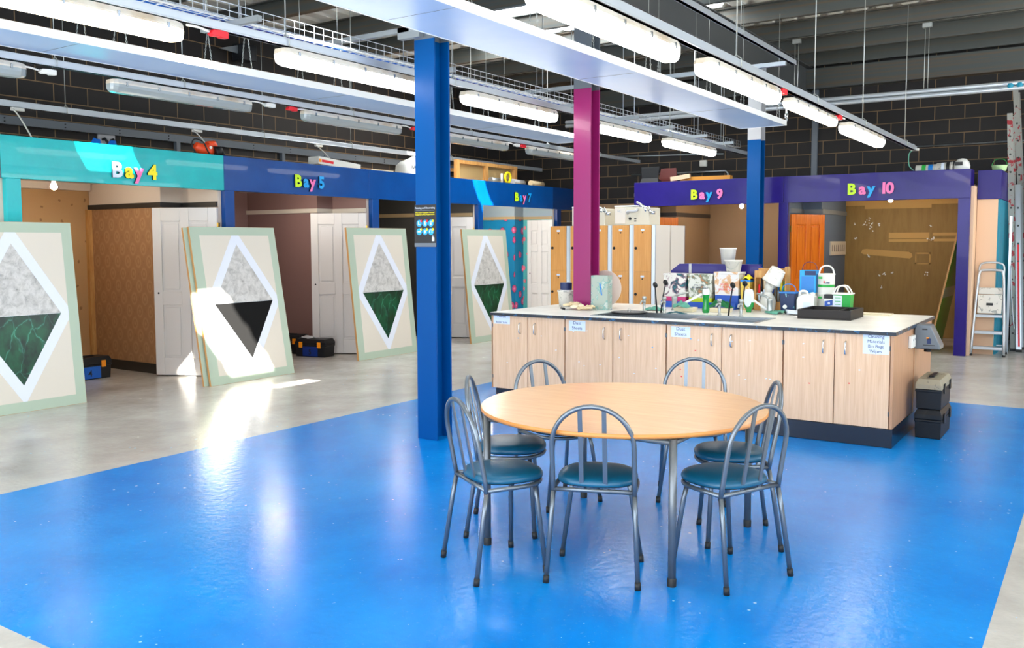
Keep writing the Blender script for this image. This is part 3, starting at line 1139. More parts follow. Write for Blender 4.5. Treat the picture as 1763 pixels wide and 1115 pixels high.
hp = heat_panel(-1.0, 12.3, 3.70, 4.34, 3.17, 'large white heating panel crossing in front of the columns', (0.9, 2.6, 4.3, 5.9, 7.95, 9.5, 10.6, 12.0), (2.0, 4.9, 7.7, 10.4))
pv = B()
pv.tube([(13.25, 0.55, 0.05), (13.42, 0.55, 0.05), (13.46, 0.5, 0.05), (13.46, 0.3, 0.05)], 0.016, 8)
pv.tube([(13.25, 0.08, 0.05), (13.45, 0.08, 0.05), (13.5, 0.06, 0.09), (13.5, 0.06, 0.3), (13.5, 0.0, 0.34)], 0.016, 8)
pv.cyl((13.5, 0.06, 0.12), (13.5, 0.06, 0.19), 0.026, 10)
pv.build('pipe_end', 'chrome', hp)
B().cbox((13.5, 0.06, 0.32), (0.1, 0.06, 0.05)).build('valve_handle', 'green', hp, bevel=0.012)
heat_panel(-0.5, 12.45, 6.80, 7.40, 3.17, 'white heating panel above the left bays, behind the unlit lights', (1.9, 4.45, 5.75, 6.95, 9.65, 10.9), (1.0, 4.1, 7.1, 10.2))


# wire cable basket
t = thing('cable_basket', 'wire mesh cable basket running beside the lit lights', 'cable tray', (0, 5.15, 3.16))
b = B()
X0, X1 = 0.5, 14.6
for y, z in ((0, 0.1), (0, 0.05), (0, 0), (0.075, 0), (0.15, 0), (0.225, 0), (0.3, 0), (0.3, 0.05), (0.3, 0.1)):
    b.cyl((X0, y, z), (X1, y, z), 0.0032, 5)
x = X0
while x < X1:
    b.tube([(x, 0, 0.1), (x, 0, 0), (x, 0.3, 0), (x, 0.3, 0.1)], 0.0032, 4)
    x += 0.1
b.build('basket', 'galv_pale', t)
for k, (y, m, r_) in enumerate(((0.12, 'toolbox_blue', 0.010), (0.15, 'purple_side', 0.009), (0.18, 'purple_side', 0.008), (0.07, 'white_plastic', 0.008), (0.22, 'black_plastic', 0.009), (0.245, 'toolbox_blue', 0.008))):
    b = B()
    b.tube([(X0 + i * 0.5, y + 0.012 * math.sin(i * 1.3 + k), 0.012 + 0.003 * math.sin(i)) for i in range(29)], r_, 6)
    b.build('cable', m, t)
for x in (2.4, 4.25, 6.45, 8.9, 10.2, 11.3, 12.5, 13.6):
    b = B()
    b.box(x - 0.02, -0.25, -0.045, x + 0.02, 0.36, -0.005)
    b.cyl((x, 0.34, -0.02), (x, 0.34, 1.46), 0.005, 6)
    b.cyl((x, -0.04, -0.02), (x, -0.04, 1.46), 0.005, 6)
    b.build('bracket', 'galv', t)
# struts from the columns to the basket
for x, ya, lab in ((5.56, 4.66, 'grey tubular strut from the blue column top to the cable basket'), (8.60, 2.6, 'grey tubular strut passing over the large heating panel beside the magenta column')):
    o = B().box(x - 0.02, ya, 3.262, x + 0.02, 5.62, 3.30).build('cable_strut', 'galv')
    tag(o, lab, 'strut', 'struts of the cable basket')
# pipe pair near the back on the right, with its drop rods
t = thing('heating_pipe', 'pair of shiny insulated pipes crossing the upper right', 'pipe', (13.75, 0, 3.66))
for k, dz in enumerate((0.03, -0.035)):
    B().cyl((0.0, -5, dz), (0.0, 8.0, dz), 0.032, 12).build('pipe', 'galv_pale', t)
for y in (1.05, 1.16):
    B().lathe([(0.04, -0.03), (0.046, 0), (0.04, 0.03)], (0, 0, 0), 10).build('pipe_clip', 'teal_edge', t).location = (0, y, 0.0)
for y in (2.2, 4.0, 6.0):
    b = B()
    for dy in (-0.025, 0.025):
        b.cyl((0, y + dy, 0.05), (0, y + dy, 0.96), 0.005, 6)
    b.cbox((0, y, 0.93), (0.06, 0.12, 0.06))
    b.build('drop_rod', 'wire', t)
# dark conduit and alarm sounders on the back wall
o = B()
o.tube([(16.37, -4, 3.18), (16.37, 2.78, 3.18)], 0.012, 8)
o.cyl((16.32, 2.8, 3.18), (16.395, 2.8, 3.18), 0.05, 14)
o = o.build('wall_conduit', 'galv')
tag(o, 'thin conduit with a round box on the back block wall at the right', 'conduit')
o = B()
o.tube([(16.37, 9.6, 3.36), (16.37, 6.1, 3.25)], 0.012, 8)
o = o.build('wall_conduit', 'galv')
tag(o, 'thin conduit high on the back wall behind the magenta column', 'conduit')
o = B()
o.tube([(16.36, 8.0, 2.93), (16.36, 6.05, 2.93), (16.36, 6.0, 2.88), (16.36, 6.0, 2.42)], 0.018, 8)
o = o.build('wall_conduit', 'galv')
tag(o, 'bent conduit turning down above Bay 9', 'conduit')
o = B().box(16.33, 6.42, 3.03, 16.4, 6.56, 3.15).build('wall_sounder', 'white_plastic', bevel=0.015)
tag(o, 'small white box on the back wall above the planks', 'junction box')
struct(B().box(16.34, 4.36, 2.4, 16.4, 4.46, 4.3).build('wall_stanchion', 'grey_steel'), 'grey steel stanchion on the back wall')
# loudspeaker and twin socket on the left wall
t = thing('loudspeaker', 'dark loudspeaker on a bracket high on the left block wall', 'loudspeaker', (9.1, 10.85, 4.3))
B().box(-0.12, -0.12, 0.0, 0.14, 0.12, 0.24).build('cabinet', 'black_plastic', t, bevel=0.01)
B().prism([(-0.45, 0.12), (-0.12, 0.22), (-0.12, 0.10)], -0.01, 0.01, axis='y').build('bracket', 'galv', t)
B().box(-0.02, 0.12, 0.1, 0.02, 0.25, 0.14).build('arm', 'black_plastic', t)
t = thing('wall_socket', 'grey metal twin socket on the block wall above Bay 4', 'socket', (6.98, 11.1, 2.94))
B().box(-0.12, -0.035, -0.07, 0.12, 0, 0.09).build('plate', 'pale_steel', t, bevel=0.006)
for x in (-0.06, 0.06):
    B().tube([(x, -0.03, 0.02), (x, -0.08, 0.03), (x + 0.03, -0.1, -0.02), (x + 0.03, -0.1, -0.3)], 0.018, 8).build('plug', 'black_plastic', t)

# bulbs hanging in the bays
for x, y, z, lab in ((5.58, 9.9, 2.235, 'bright bare bulb hanging in Bay 4'), (15.0, 5.25, 2.20, 'bright bare bulb hanging in Bay 9'), (15.0, 2.86, 2.24, 'bright bare bulb hanging in Bay 10')):
    t = thing('light_bulb', lab, 'light bulb', (x, y, z), group='bare bulbs in the bays')
    B().lathe([(0.001, -0.035), (0.02, -0.03), (0.034, -0.012), (0.036, 0.006), (0.026, 0.028), (0.016, 0.045)], (0, 0, 0), 16).build('globe', 'bulb_lit', t)
    B().lathe([(0.018, 0.045), (0.02, 0.06), (0.02, 0.1), (0.035, 2.36 - z)], (0, 0, 0), 14).build('holder', 'white_plastic', t)

for k_, (x, y, z, e_) in enumerate(((8.2, 9.35, 2.31, 16), (10.8, 9.35, 2.31, 9), (13.3, 9.35, 2.31, 26), (15.4, 9.35, 2.31, 14))):  # fill lights added out of sight behind the headers to brighten these bays
    ld = bpy.data.lights.new('bay_fill_light', 'POINT')
    ld.energy = e_
    ld.color = (1.0, 0.93, 0.82)
    ld.shadow_soft_size = 0.04
    lo_ = bpy.data.objects.new('bay_fill_light', ld)
    lo_.location = (x, y, z)
    COL.objects.link(lo_)

# ------------------------------------------------------------------ round table
t = thing('round_table', 'round beech table with grey tubular legs on the blue floor', 'table', (4.32, 2.16, 0))
B().lathe([(0.0, 0.7222), (0.762, 0.7222)], (0, 0, 0), 96, 0, False).build('tabletop', 'beech_top', t)
B().lathe([(0.74, 0.697), (0.758, 0.699), (0.766, 0.708), (0.766, 0.715), (0.7615, 0.722)], (0, 0, 0), 96).build('edge_band', 'beech_edge', t)
B().lathe([(0.0, 0.697), (0.74, 0.697)], (0, 0, 0), 64).build('underside', 'beech_edge', t)
for sx_ in (-1, 1):
    for sy_ in (-1, 1):
        l_ = B().cyl((sx_ * 0.525, sy_ * 0.525, 0.02), (sx_ * 0.525, sy_ * 0.525, 0.696), 0.019, 14).build('leg', 'tube_table', t)
        B().lathe([(0.021, 0.0), (0.022, 0.035), (0.019, 0.04)], (sx_ * 0.525, sy_ * 0.525, 0), 12).build('foot_cap', 'rubber', l_)
b = B()
for a, c in (((-1, -1), (1, -1)), ((1, -1), (1, 1)), ((1, 1), (-1, 1)), ((-1, 1), (-1, -1))):
    b.cyl((a[0] * 0.525, a[1] * 0.525, 0.675), (c[0] * 0.525, c[1] * 0.525, 0.675), 0.014, 8)
b.build('under_rail', 'tube_table', t)


# ------------------------------------------------------------------ chairs
def make_chair():
    t = thing('dining_chair', '', 'chair')
    R = 0.0118
    zs = 0.435
    hw = 0.192
    x_s, x_t = 0.065, -0.012
    zc = 0.655

    def bx(z):
        return x_s + (x_t - x_s) * (z - zs) / (0.846 - zs)
    pts = [(x_s, -hw, zs - 0.02)]
    for z in (zs + 0.05, 0.55):
        pts.append((bx(z), -hw, z))
    for k in range(17):
        a = PI - PI * k / 16
        z = zc + hw * math.sin(a)
        pts.append((bx(z), hw * math.cos(a), z))
    for z in (0.55, zs + 0.05, zs - 0.02):
        pts.append((bx(z), hw, z))
    B().tube(pts, R, 10).build('back_hoop', 'tube_metal', t)
    for y in (-0.056, 0.056):
        zt = zc + math.sqrt(hw * hw - y * y)
        b = B()
        n = 6
        for k in range(n):
            z0, z1 = zs + (zt - zs) * k / n, zs + (zt - zs) * (k + 1) / n
            b.loft([[(bx(z0) - 0.004, y - 0.0105, z0), (bx(z0) + 0.004, y - 0.0105, z0), (bx(z0) + 0.004, y + 0.0105, z0), (bx(z0) - 0.004, y + 0.0105, z0)],
                    [(bx(z1) - 0.004, y - 0.0105, z1), (bx(z1) + 0.004, y - 0.0105, z1), (bx(z1) + 0.004, y + 0.0105, z1), (bx(z1) - 0.004, y + 0.0105, z1)]], 0, False)
        b.build('slat', 'tube_metal', t)
    B().cyl((x_s, -hw, zs), (x_s, hw, zs), R * 0.95, 10).build('rear_rail', 'tube_metal', t)
    fr = []
    for k in range(25):
        a = -PI / 2 + PI * k / 24
        fr.append((x_s + 0.15 + 0.2 * max(0.0, math.cos(a)) ** 0.75, 0.192 * math.sin(a), zs))
    fr = [(x_s, -hw, zs)] + fr + [(x_s, hw, zs)]
    B().tube(fr, R * 0.95, 8).build('seat_ring', 'tube_metal', t)
    # seat pad: rounded D shape, crowned top
    out = []
    n = 40
    for k in range(n):
        a = 2 * PI * k / n
        c, s = math.cos(a), math.sin(a)
        e = 0.80
        xx = (abs(c) ** e) * (1 if c >= 0 else -1) * 0.188
        yy = (abs(s) ** e) * (1 if s >= 0 else -1) * (0.198 - 0.012 * (c + 1) / 2)
        out.append((xx, yy))
    cxs = x_s + 0.172
    rings = []
    for f, z in ((0.90, zs + 0.012), (0.97, zs + 0.016), (1.0, zs + 0.026), (0.995, zs + 0.036), (0.96, zs + 0.047), (0.88, zs + 0.055), (0.70, zs + 0.061), (0.4, zs + 0.065), (0.12, zs + 0.066)):
        rings.append([(cxs + x * f, y * f, z) for x, y in out])
    B().loft(rings).build('seat', 'seat_vinyl', t)
    B().loft([[(cxs + x * 0.985, y * 0.985, z) for x, y in out] for z in (zs + 0.018, zs + 0.023)]).build('seat_piping', 'black_plastic', t)
    for s in (-1, 1):
        l_ = B().tube([(x_s, s * hw, zs - 0.01), (0.045, s * 0.198, zs - 0.12), (0.0, s * 0.215, 0.012)], R, 10).build('leg', 'tube_metal', t)
        B().cyl((0.003, s * 0.214, 0.035), (-0.001, s * 0.2154, 0.0), 0.0145, 10).build('foot_cap', 'rubber', l_)
        l_ = B().tube([(x_s + 0.275, s * 0.135, zs - 0.005), (x_s + 0.285, s * 0.15, zs - 0.08), (0.373, s * 0.2, 0.012)], R, 10).build('leg', 'tube_metal', t)
        B().cyl((0.371, s * 0.198, 0.035), (0.374, s * 0.2004, 0.0), 0.0145, 10).build('foot_cap', 'rubber', l_)
    return t


ch0 = make_chair()
index_kids(ch0)
CH = [(3.588, 1.947, 20.9, 'tubular chair with its back to the camera, nearest front of the round table'),
      (3.407, 2.58, -31.1, 'tubular chair at the front left of the table, turned right'),
      (4.01, 2.95, -61.2, 'tubular chair at the left of the table, half hidden behind the front left chair'),
      (4.78, 2.98, 248.0, 'tubular chair on the far left side of the table, by the island doors'),
      (5.42, 2.19, 200.0, 'tubular chair facing the camera in front of the right Dust Sheets notice'),
      (4.728, 1.452, 118.2, 'tubular chair at the right of the table, behind the front right chair'),
      (4.03, 1.298, 66.4, 'tubular chair at the front right of the table, turned left')]
for k, (x, y, a, lab) in enumerate(CH):
    c = ch0 if k == 0 else copy_tree(ch0)
    c.location = (x, y, 0)
    c.rotation_euler = (0, 0, math.radians(a))
    tag(c, lab, 'chair', 'tubular chairs round the table')

# ------------------------------------------------------------------ island
WZ = 0.909
IX0, IX1 = 7.29, 9.02
units = [(5.085, 4.668, 4.252), (4.248, 3.743, 3.218), (3.214, 2.707, 2.186), (2.182, 1.776, 1.362)]
ulab = ['beech cabinet at the left end of the island with the overalls and boiler suits notice',
        'beech cabinet of the island with the left Dust Sheets notice, second from the left',
        'beech cabinet of the island with the right Dust Sheets notice, behind the far chair',
        'beech cabinet at the right end of the island with the cleaning materials notice']
notes = [(5.069, 4.875, 0.794, 0.878, 'Overalls\n\nBoiler Suits', 0.030, 0.72), (4.206, 4.028, 0.768, 0.863, 'Dust\nSheets', 0.043, 0.95), (3.169, 2.992, 0.768, 0.861, 'Dust\nSheets', 0.043, 0.95),
         (1.563, 1.372, 0.727, 0.880, 'Cleaning\nMaterials\nBin Bags\nWipes', 0.035, 1.0)]
for k, (ya, ym, yb) in enumerate(units):
    t = thing('base_cabinet', ulab[k], 'cabinet', (IX0, ym, 0), group='base cabinets of the island')
    b = B()
    a_, c_ = ya - ym, yb - ym
    b.box(0.022, c_, 0.15, 0.8, c_ + 0.018, 0.878)
    b.box(0.022, a_ - 0.018, 0.15, 0.8, a_, 0.878)
    b.box(0.022, c_ + 0.018, 0.15, 0.8, a_ - 0.018, 0.17)
    b.box(0.78, c_ + 0.018, 0.17, 0.8, a_ - 0.018, 0.878)
    b.build('carcass', 'beech_shaded', t)
    for s, (y0, y1) in ((1, (0.003, a_ - 0.004)), (-1, (c_ + 0.004, -0.003))):
        d = B().box(0.0, y0, 0.152, 0.018, y1, 0.876).build('door', 'beech_door', t, bevel=0.0015)
        yh = s * 0.085
        h = B().tube([(0.0, yh, 0.71), (-0.022, yh, 0.715), (-0.028, yh, 0.73), (-0.028, yh, 0.795), (-0.022, yh, 0.81), (0.0, yh, 0.815)], 0.0055, 8)
        h.build('handle', 'chrome', d)
        ye = y1 if s > 0 else y0
        for z in (0.25, 0.76):
            B().box(-0.003, ye - 0.004, z, 0.012, ye + 0.004, z + 0.035).build('hinge', 'tube_table', d)
        smear = B()
        rr = random.Random(20 + k * 2 + s)
        for q in range((2, 5, 6, 3)[k]):
            yy, zz = rr.uniform(y0 + 0.06, y1 - 0.06), rr.uniform(0.4, 0.78)
            smear.prism([(yy + rr.uniform(0.3, 1) * 0.012 * math.cos(u), zz + rr.uniform(0.3, 1) * 0.008 * math.sin(u)) for u in [i * PI / 4 for i in range(8)]], -0.0006, 0.0, rr.choice((0, 0, 0, 1, 2)), axis='x')
        smear.build('paint_marks', ['board_white', 'sky_blue', 'red'], d)
        n = notes[k]
        if (k < 3 and s > 0) or (k == 3 and s < 0):
            nb = B()
            y0n, y1n = n[0] - ym, n[1] - ym
            nb.box(-0.0025, y1n, n[2], -0.0005, y0n, n[3], 0)
            lines = n[4].split('\n')
            nl = len(lines)
            step = (n[3] - n[2]) / nl
            for i, s2 in enumerate(lines):
                if s2:
                    nb.text(s2, n[5], MX((-0.003, (y0n + y1n) / 2, n[3] - step * (i + 0.72))), 1, 0.0003, 0.0)
            nb.build('notice', ['paper_white', 'ink_navy'], d)
pl = B().prism([(IX0 + 0.005, 1.335), (8.95, 1.335), (8.95, 5.05), (8.6, 5.05), (8.6, 4.2), (7.9, 4.2), (7.9, 5.05), (IX0 + 0.005, 5.05)], 0, 0.148).build('plinth', 'plinth_black', bevel=0.004)
tag(pl, 'glossy black plinth under the island cabinets', 'plinth')
e1 = B().box(IX0 + 0.003, 1.338, 0.15, 8.15, 1.358, 0.878).build('end_panel', 'beech_shaded')
tag(e1, 'beech end panel of the island beside the toolboxes, front half', 'panel')
e2 = B().box(8.155, 1.330, 0.15, 9.0, 1.350, 0.878).build('end_panel', 'beech_shaded')
tag(e2, 'beech end panel of the island behind the grey dispenser, rear half', 'panel')
e3 = B().box(IX0 + 0.003, 5.088, 0.15, 9.0, 5.098, 0.878)
e3.box(8.98, 1.36, 0.15, 9.0, 5.085, 0.878)
e3 = e3.build('back_panel', 'beech_shaded')
tag(e3, 'beech panel closing the rear and left of the island', 'panel')

# worktop with the sink cut out
SX0, SX1, SY0, SY1 = 7.42, 7.96, 2.48, 4.02
t = thing('worktop', 'pale grey paint-stained worktop of the island with a dark edge', 'worktop', (7.25, 1.315, 0.88))
WX, WY = 1.82, 3.775
b = B()
z0, z1 = 0.0, WZ - 0.88
sx0, sx1, sy0, sy1 = SX0 - 7.25, SX1 - 7.25, SY0 - 1.315, SY1 - 1.315
cx0, cx1, cy0, cy1 = 8.147 - 7.25, 8.353 - 7.25, 4.447 - 1.315, 4.653 - 1.315
for q in ((0.006, 0.006, sx0, WY - 0.006), (sx1, 0.006, cx0, WY - 0.006), (sx0, 0.006, sx1, sy0), (sx0, sy1, sx1, WY - 0.006),
          (cx1, 0.006, WX - 0.006, WY - 0.006), (cx0, 0.006, cx1, cy0), (cx0, cy1, cx1, WY - 0.006)):
    b.box(q[0], q[1], z0, q[2], q[3], z1)
b.build('surface', 'worktop_grey', t)
b = B()
b.box(0, 0, -0.001, 0.006, WY, z1 - 0.003)
b.box(WX - 0.006, 0, -0.001, WX, WY, z1 - 0.003)
b.box(0.006, 0, -0.001, WX - 0.006, 0.006, z1 - 0.003)
b.box(0.006, WY - 0.006, -0.001, WX - 0.006, WY, z1 - 0.003)
b.build('edge', 'worktop_edge', t)

t = thing('sink', 'long stainless steel trough sink set into the worktop', 'sink', (SX0, SY0, WZ))
w_, l_ = SX1 - SX0, SY1 - SY0
b = B()
r0 = 0.02
g = 0.002
b.box(-r0, -r0, 0.0005, w_ + r0, r0 * 0.4, 0.005)
b.box(-r0, l_ - r0 * 0.4, 0.0005, w_ + r0, l_ + r0, 0.005)
b.box(-r0, r0 * 0.4, 0.0005, r0 * 0.4, l_ - r0 * 0.4, 0.005)
b.box(w_ - r0 * 0.4, r0 * 0.4, 0.0005, w_ + r0, l_ - r0 * 0.4, 0.005)
b.build('rim', 'steel_sink', t)
b = B()
q = 0.006
b.box(q, q, -0.16, q + 0.003, l_ - q, 0.001)
b.box(w_ - q - 0.003, q, -0.16, w_ - q, l_ - q, 0.001)
b.box(q, q, -0.16, w_ - q, q + 0.003, 0.001)
b.box(q, l_ - q - 0.003, -0.16, w_ - q, l_ - q, 0.001)
b.box(q, q, -0.163, w_ - q, l_ - q, -0.16)
b.build('basin', 'steel_sink', t)


def pillar_tap(x, y, lab):
    t = thing('pillar_tap', lab, 'tap', (x, y, WZ), group='chrome pillar taps')
    B().lathe([(0.022, 0), (0.02, 0.008), (0.012, 0.014), (0.013, 0.08), (0.016, 0.1), (0.015, 0.118), (0.008, 0.125)], (0, 0, 0), 16).build('body', 'tap_metal', t)
    B().tube([(0, 0, 0.1), (-0.04, 0, 0.112), (-0.075, 0, 0.104), (-0.085, 0, 0.085)], [0.011, 0.010, 0.009, 0.009], 10).build('spout', 'tap_metal', t)
    B().lathe([(0.008, 0.122), (0.02, 0.128), (0.022, 0.15), (0.016, 0.158), (0.0, 0.16)], (0, 0, 0), 14).build('handle', 'tap_metal', t)


mat('tap_metal', (170, 174, 172), 0.32, 0.6)
pillar_tap(8.02, 3.775, 'chrome pillar tap at the left of the sink, left of the black brushes')
pillar_tap(8.06, 3.58, 'chrome pillar tap just left of the left lever tap')
pillar_tap(8.03, 3.01, 'chrome pillar tap left of the single standing brush')
pillar_tap(8.06, 2.812, 'chrome pillar tap in front of the green soap bottle')


def lever_tap(x, y, ang, lab, ln=0.27, up_=0.17):
    t = thing('lever_tap', lab, 'tap', (x, y, WZ), group='long lever taps')
    B().lathe([(0.034, 0), (0.032, 0.01), (0.026, 0.02), (0.026, 0.11), (0.03, 0.125), (0.026, 0.145), (0.01, 0.15)], (0, 0, 0), 18).build('body', 'tap_metal', t)
    c, s = math.cos(ang), math.sin(ang)
    B().tube([(0, 0, 0.02), (c * ln * 0.5, s * ln * 0.5, up_ * 0.55), (c * ln, s * ln, up_)], [0.014, 0.012, 0.012], 10).build('spout', 'edge_white', t)
    B().tube([(0, 0, 0.14), (c * 0.05, s * 0.05, 0.165), (c * 0.14, s * 0.14, 0.185)], [0.014, 0.012, 0.009], 10).build('lever', 'tap_metal', t)


lever_tap(8.4, 3.62, -1.3, 'lever tap with a long pale spout beside the teal cloth')
lever_tap(8.55, 2.70, 1.35, 'lever tap with a long pale spout in front of the white jar')


def brush(x, y, h, lean, lab):
    t = thing('dish_brush', lab, 'brush', (x, y, WZ), group='black round-headed brushes')
    tx, ty = lean
    B().tube([(0, 0, 0), (tx * 0.4, ty * 0.4, h * 0.5), (tx, ty, h)], [0.009, 0.008, 0.006], 8).build('stem', 'black_plastic', t)
    M = Matrix.Translation((tx, ty, h + 0.02)) @ Matrix.Rotation(1.15, 4, 'Y') @ Matrix.Rotation(0.5, 4, 'X')
    b = B()
    b.T = M
    b.lathe([(0.001, -0.012), (0.022, -0.012), (0.03, 0.0), (0.026, 0.012), (0.001, 0.016)], (0, 0, 0), 16)
    b.build('head', 'black_plastic', t)


brush(8.02, 3.64, 0.25, (0.02, 0.03), 'left black round-headed brush of the pair by the left taps')
brush(8.06, 3.615, 0.275, (0.02, -0.035), 'right, taller black brush of the pair by the left taps')
brush(8.04, 2.925, 0.265, (0.02, -0.03), 'black round-headed brush standing alone in front of the white tub')
brush(8.3, 2.89, 0.27, (0.02, -0.02), 'black round-headed brush behind the green soap bottle')

t = thing('round_pan', 'flat black round pan lying on the left end of the sink', 'pan', (7.72, 3.79, WZ + 0.006))
B().lathe([(0.0, 0.0), (0.15, 0.0), (0.17, 0.012), (0.174, 0.02), (0.166, 0.02), (0.148, 0.008), (0.0, 0.008)], (0, 0, 0), 36).build('pan', 'black_plastic', t)
B().tube([(0.0, -0.015, 0.02), (0, -0.01, 0.045), (0, 0.01, 0.045), (0, 0.015, 0.02)], 0.003, 6).build('ring_handle', 'wire', t)


# ------------------------------------------------------------------ things standing on the island
def bottle_common(t, prof, m, name='bottle', n=20, sx=1.0):
    o = B().lathe(prof, (0, 0, 0), n).build(name, m, t)
    o.scale = (1, sx, 1)
    return o


mat('clear_green', (20, 140, 60), 0.12, coat=0.3)
mat('clear_plastic', (222, 232, 232), 0.15, coat=0.3)
splash('tank_paint', (158, 170, 158), [(104, 158, 150), (196, 200, 190), (70, 110, 130)], 8.0, 0.3, 0.53)
splash('pink_tub', (214, 212, 206), [(150, 120, 130), (20, 50, 70), (20, 110, 120)], 9.0, 0.4, 0.54)
splash('green_tub', (206, 208, 200), [(150, 156, 140), (96, 112, 90), (190, 120, 70)], 11.0, 0.4, 0.52)
splash('blue_tub', (216, 214, 214), [(214, 178, 140), (196, 150, 110)], 8.0, 0.4, 0.55)
splash('yellow_tub', (220, 190, 70), [(200, 140, 60), (240, 230, 200)], 9.0, 0.4)
mat('berry', (196, 40, 110), 0.4)
mat('lime_base', (182, 204, 20), 0.4)
mat('royal', (14, 76, 176), 0.4)
mat('cloth_teal', (92, 158, 138), 0.85)
mat('cloth_green', (14, 104, 56), 0.85)
mat('cloth_dark', (40, 90, 100), 0.8)
mat('ivory', (226, 214, 184), 0.45)
mat('tool_blue', (20, 120, 200), 0.4)
mat('dark_wood', (30, 24, 22), 0.45, spec=0.3)
mat('tan_cloth', (222, 200, 160), 0.8)
mat('rose_disc', (204, 186, 174), 0.5)


def tapered(w0, d0, w1, d1, h, z=0.0):
    return [[(-d0 / 2, -w0 / 2, z), (d0 / 2, -w0 / 2, z), (d0 / 2, w0 / 2, z), (-d0 / 2, w0 / 2, z)],
            [(-d1 / 2, -w1 / 2, z + h), (d1 / 2, -w1 / 2, z + h), (d1 / 2, w1 / 2, z + h), (-d1 / 2, w1 / 2, z + h)]]


# white bucket holding a tin, left of the magenta column
t = thing('paint_bucket', 'white paint-marked bucket left of the magenta column', 'bucket', (8.3, 4.825, WZ))
B().lathe([(0.0, 0.0), (0.074, 0.0), (0.088, 0.155), (0.096, 0.16), (0.096, 0.175), (0.084, 0.175), (0.07, 0.01), (0.0, 0.01)], (0, 0, 0), 28).build('bucket', 'white_dirty', t)
t = thing('paint_tin', 'white and blue tin standing in the bucket by the magenta column', 'tin', (8.3, 4.825, WZ + 0.0105))
B().lathe([(0.0, 0.0), (0.062, 0.0), (0.062, 0.225), (0.0, 0.225)], (0, 0, 0), 24).build('tin', 'white_plastic', t)
B().lathe([(0.0625, 0.17), (0.064, 0.225), (0.064, 0.245), (0.05, 0.247), (0.0, 0.24)], (0, 0, 0), 24).build('lid', 'ink_navy', t)

# tools and gloves in front of the column
rg = random.Random(11)
t = thing('work_gloves', 'heap of cream work gloves in front of the magenta column', 'gloves', (7.93, 4.49, WZ))
for k in range(3):
    b = B()
    ox, oy, an = rg.uniform(-0.04, 0.05), (-0.09, 0.02, 0.1)[k], (-0.5, 0.3, -0.2)[k]
    b.T = Matrix.Translation((ox, oy, 0.012 + 0.012 * k)) @ Matrix.Rotation(an, 4, 'Z')
    b.loft([[(x_, 0.05 * math.cos(u) * s_, 0.012 + 0.018 * math.sin(u) * s_) for u in [i * PI / 5 for i in range(10)]] for x_, s_ in ((-0.07, 0.7), (-0.05, 0.8), (0.0, 0.95), (0.04, 1.0))])
    for f in range(4):
        y0 = -0.036 + f * 0.024
        ln = (0.06, 0.075, 0.072, 0.055)[f]
        b.tube([(0.03, y0, 0.014), (0.04 + ln * 0.6, y0 * 1.25, 0.03), (0.04 + ln, y0 * 1.35, 0.02)], [0.012, 0.011, 0.008], 8)
    b.tube([(-0.02, -0.045, 0.014), (0.02, -0.08, 0.02), (0.045, -0.085, 0.012)], [0.013, 0.012, 0.008], 8)
    b.build('glove', ('tan_cloth', 'ivory', 'tan_cloth')[k], t)
t = thing('glass_tank', 'tall paint-streaked clear tank standing right of the magenta column', 'tank', (8.10, 4.29, WZ))
b = B()
b.box(-0.05, -0.095, 0, 0.05, 0.095, 0.006)
for q in ((-0.05, -0.095, -0.044, 0.095), (0.044, -0.095, 0.05, 0.095), (-0.044, -0.095, 0.044, -0.089), (-0.044, 0.089, 0.044, 0.095)):
    b.box(q[0], q[1], 0.006, q[2], q[3], 0.35)
b.build('tank', 'tank_paint', t)
B().prism([(0.0, 0.27), (-0.014, 0.27), (-0.035, 0.15), (-0.022, 0.15)], -0.0515, -0.0505, axis='x').build('blue_stroke', 'tool_blue', t)
t = thing('round_board', 'pale round board leaning behind the magenta column', 'board', (8.50, 4.46, WZ))
b = B()
b.T = Matrix.Translation((0, 0, 0.195)) @ Matrix.Rotation(PI / 2 + 0.06, 4, 'Y')
b.lathe([(0.0, -0.008), (0.19, -0.008), (0.194, 0.0), (0.19, 0.008), (0.0, 0.008)], (0, 0, 0), 44)
b.build('disc', 'rose_disc', t)
t = thing('scraper', 'thin metal scraper lying left of the gloves', 'scraper', (7.85, 4.56, WZ))
b = B()
b.T = Matrix.Rotation(0.9, 4, 'Z')
b.box(-0.02, -0.03, 0.002, 0.05, 0.03, 0.005)
b.build('blade', 'steel_sink', t)
b = B()
b.T = Matrix.Rotation(0.9, 4, 'Z')
b.cyl((0.05, 0, 0.012), (0.15, 0, 0.012), 0.01, 8)
b.build('handle', 'black_plastic', t)

# bottles
t = thing('squeezy_bottle', 'upside-down bottle of green liquid by the sink between the two left taps and the tubs', 'bottle', (8.10, 3.17, WZ))
B().lathe([(0.0, 0.0), (0.018, 0.0), (0.02, 0.012), (0.033, 0.02), (0.036, 0.05), (0.026, 0.1), (0.03, 0.16), (0.034, 0.18), (0.034, 0.19)], (0, 0, 0), 20).build('liquid', 'clear_green', t)
B().lathe([(0.0345, 0.19), (0.034, 0.225), (0.028, 0.24), (0.0, 0.242)], (0, 0, 0), 20).build('clear_top', 'clear_plastic', t)
B().lathe([(0.02, 0.0), (0.023, 0.003), (0.021, 0.018)], (0, 0, 0), 16).build('cap', 'white_plastic', t)
t = thing('soap_bottle', 'green dish soap bottle with an oval white label', 'bottle', (8.55, 2.905, WZ))
o = B().lathe([(0.0, 0.0), (0.024, 0.0), (0.026, 0.02), (0.034, 0.035), (0.048, 0.06), (0.05, 0.1)], (0, 0, 0), 24).build('liquid', 'clear_green', t)
o.scale = (0.6, 1, 1)
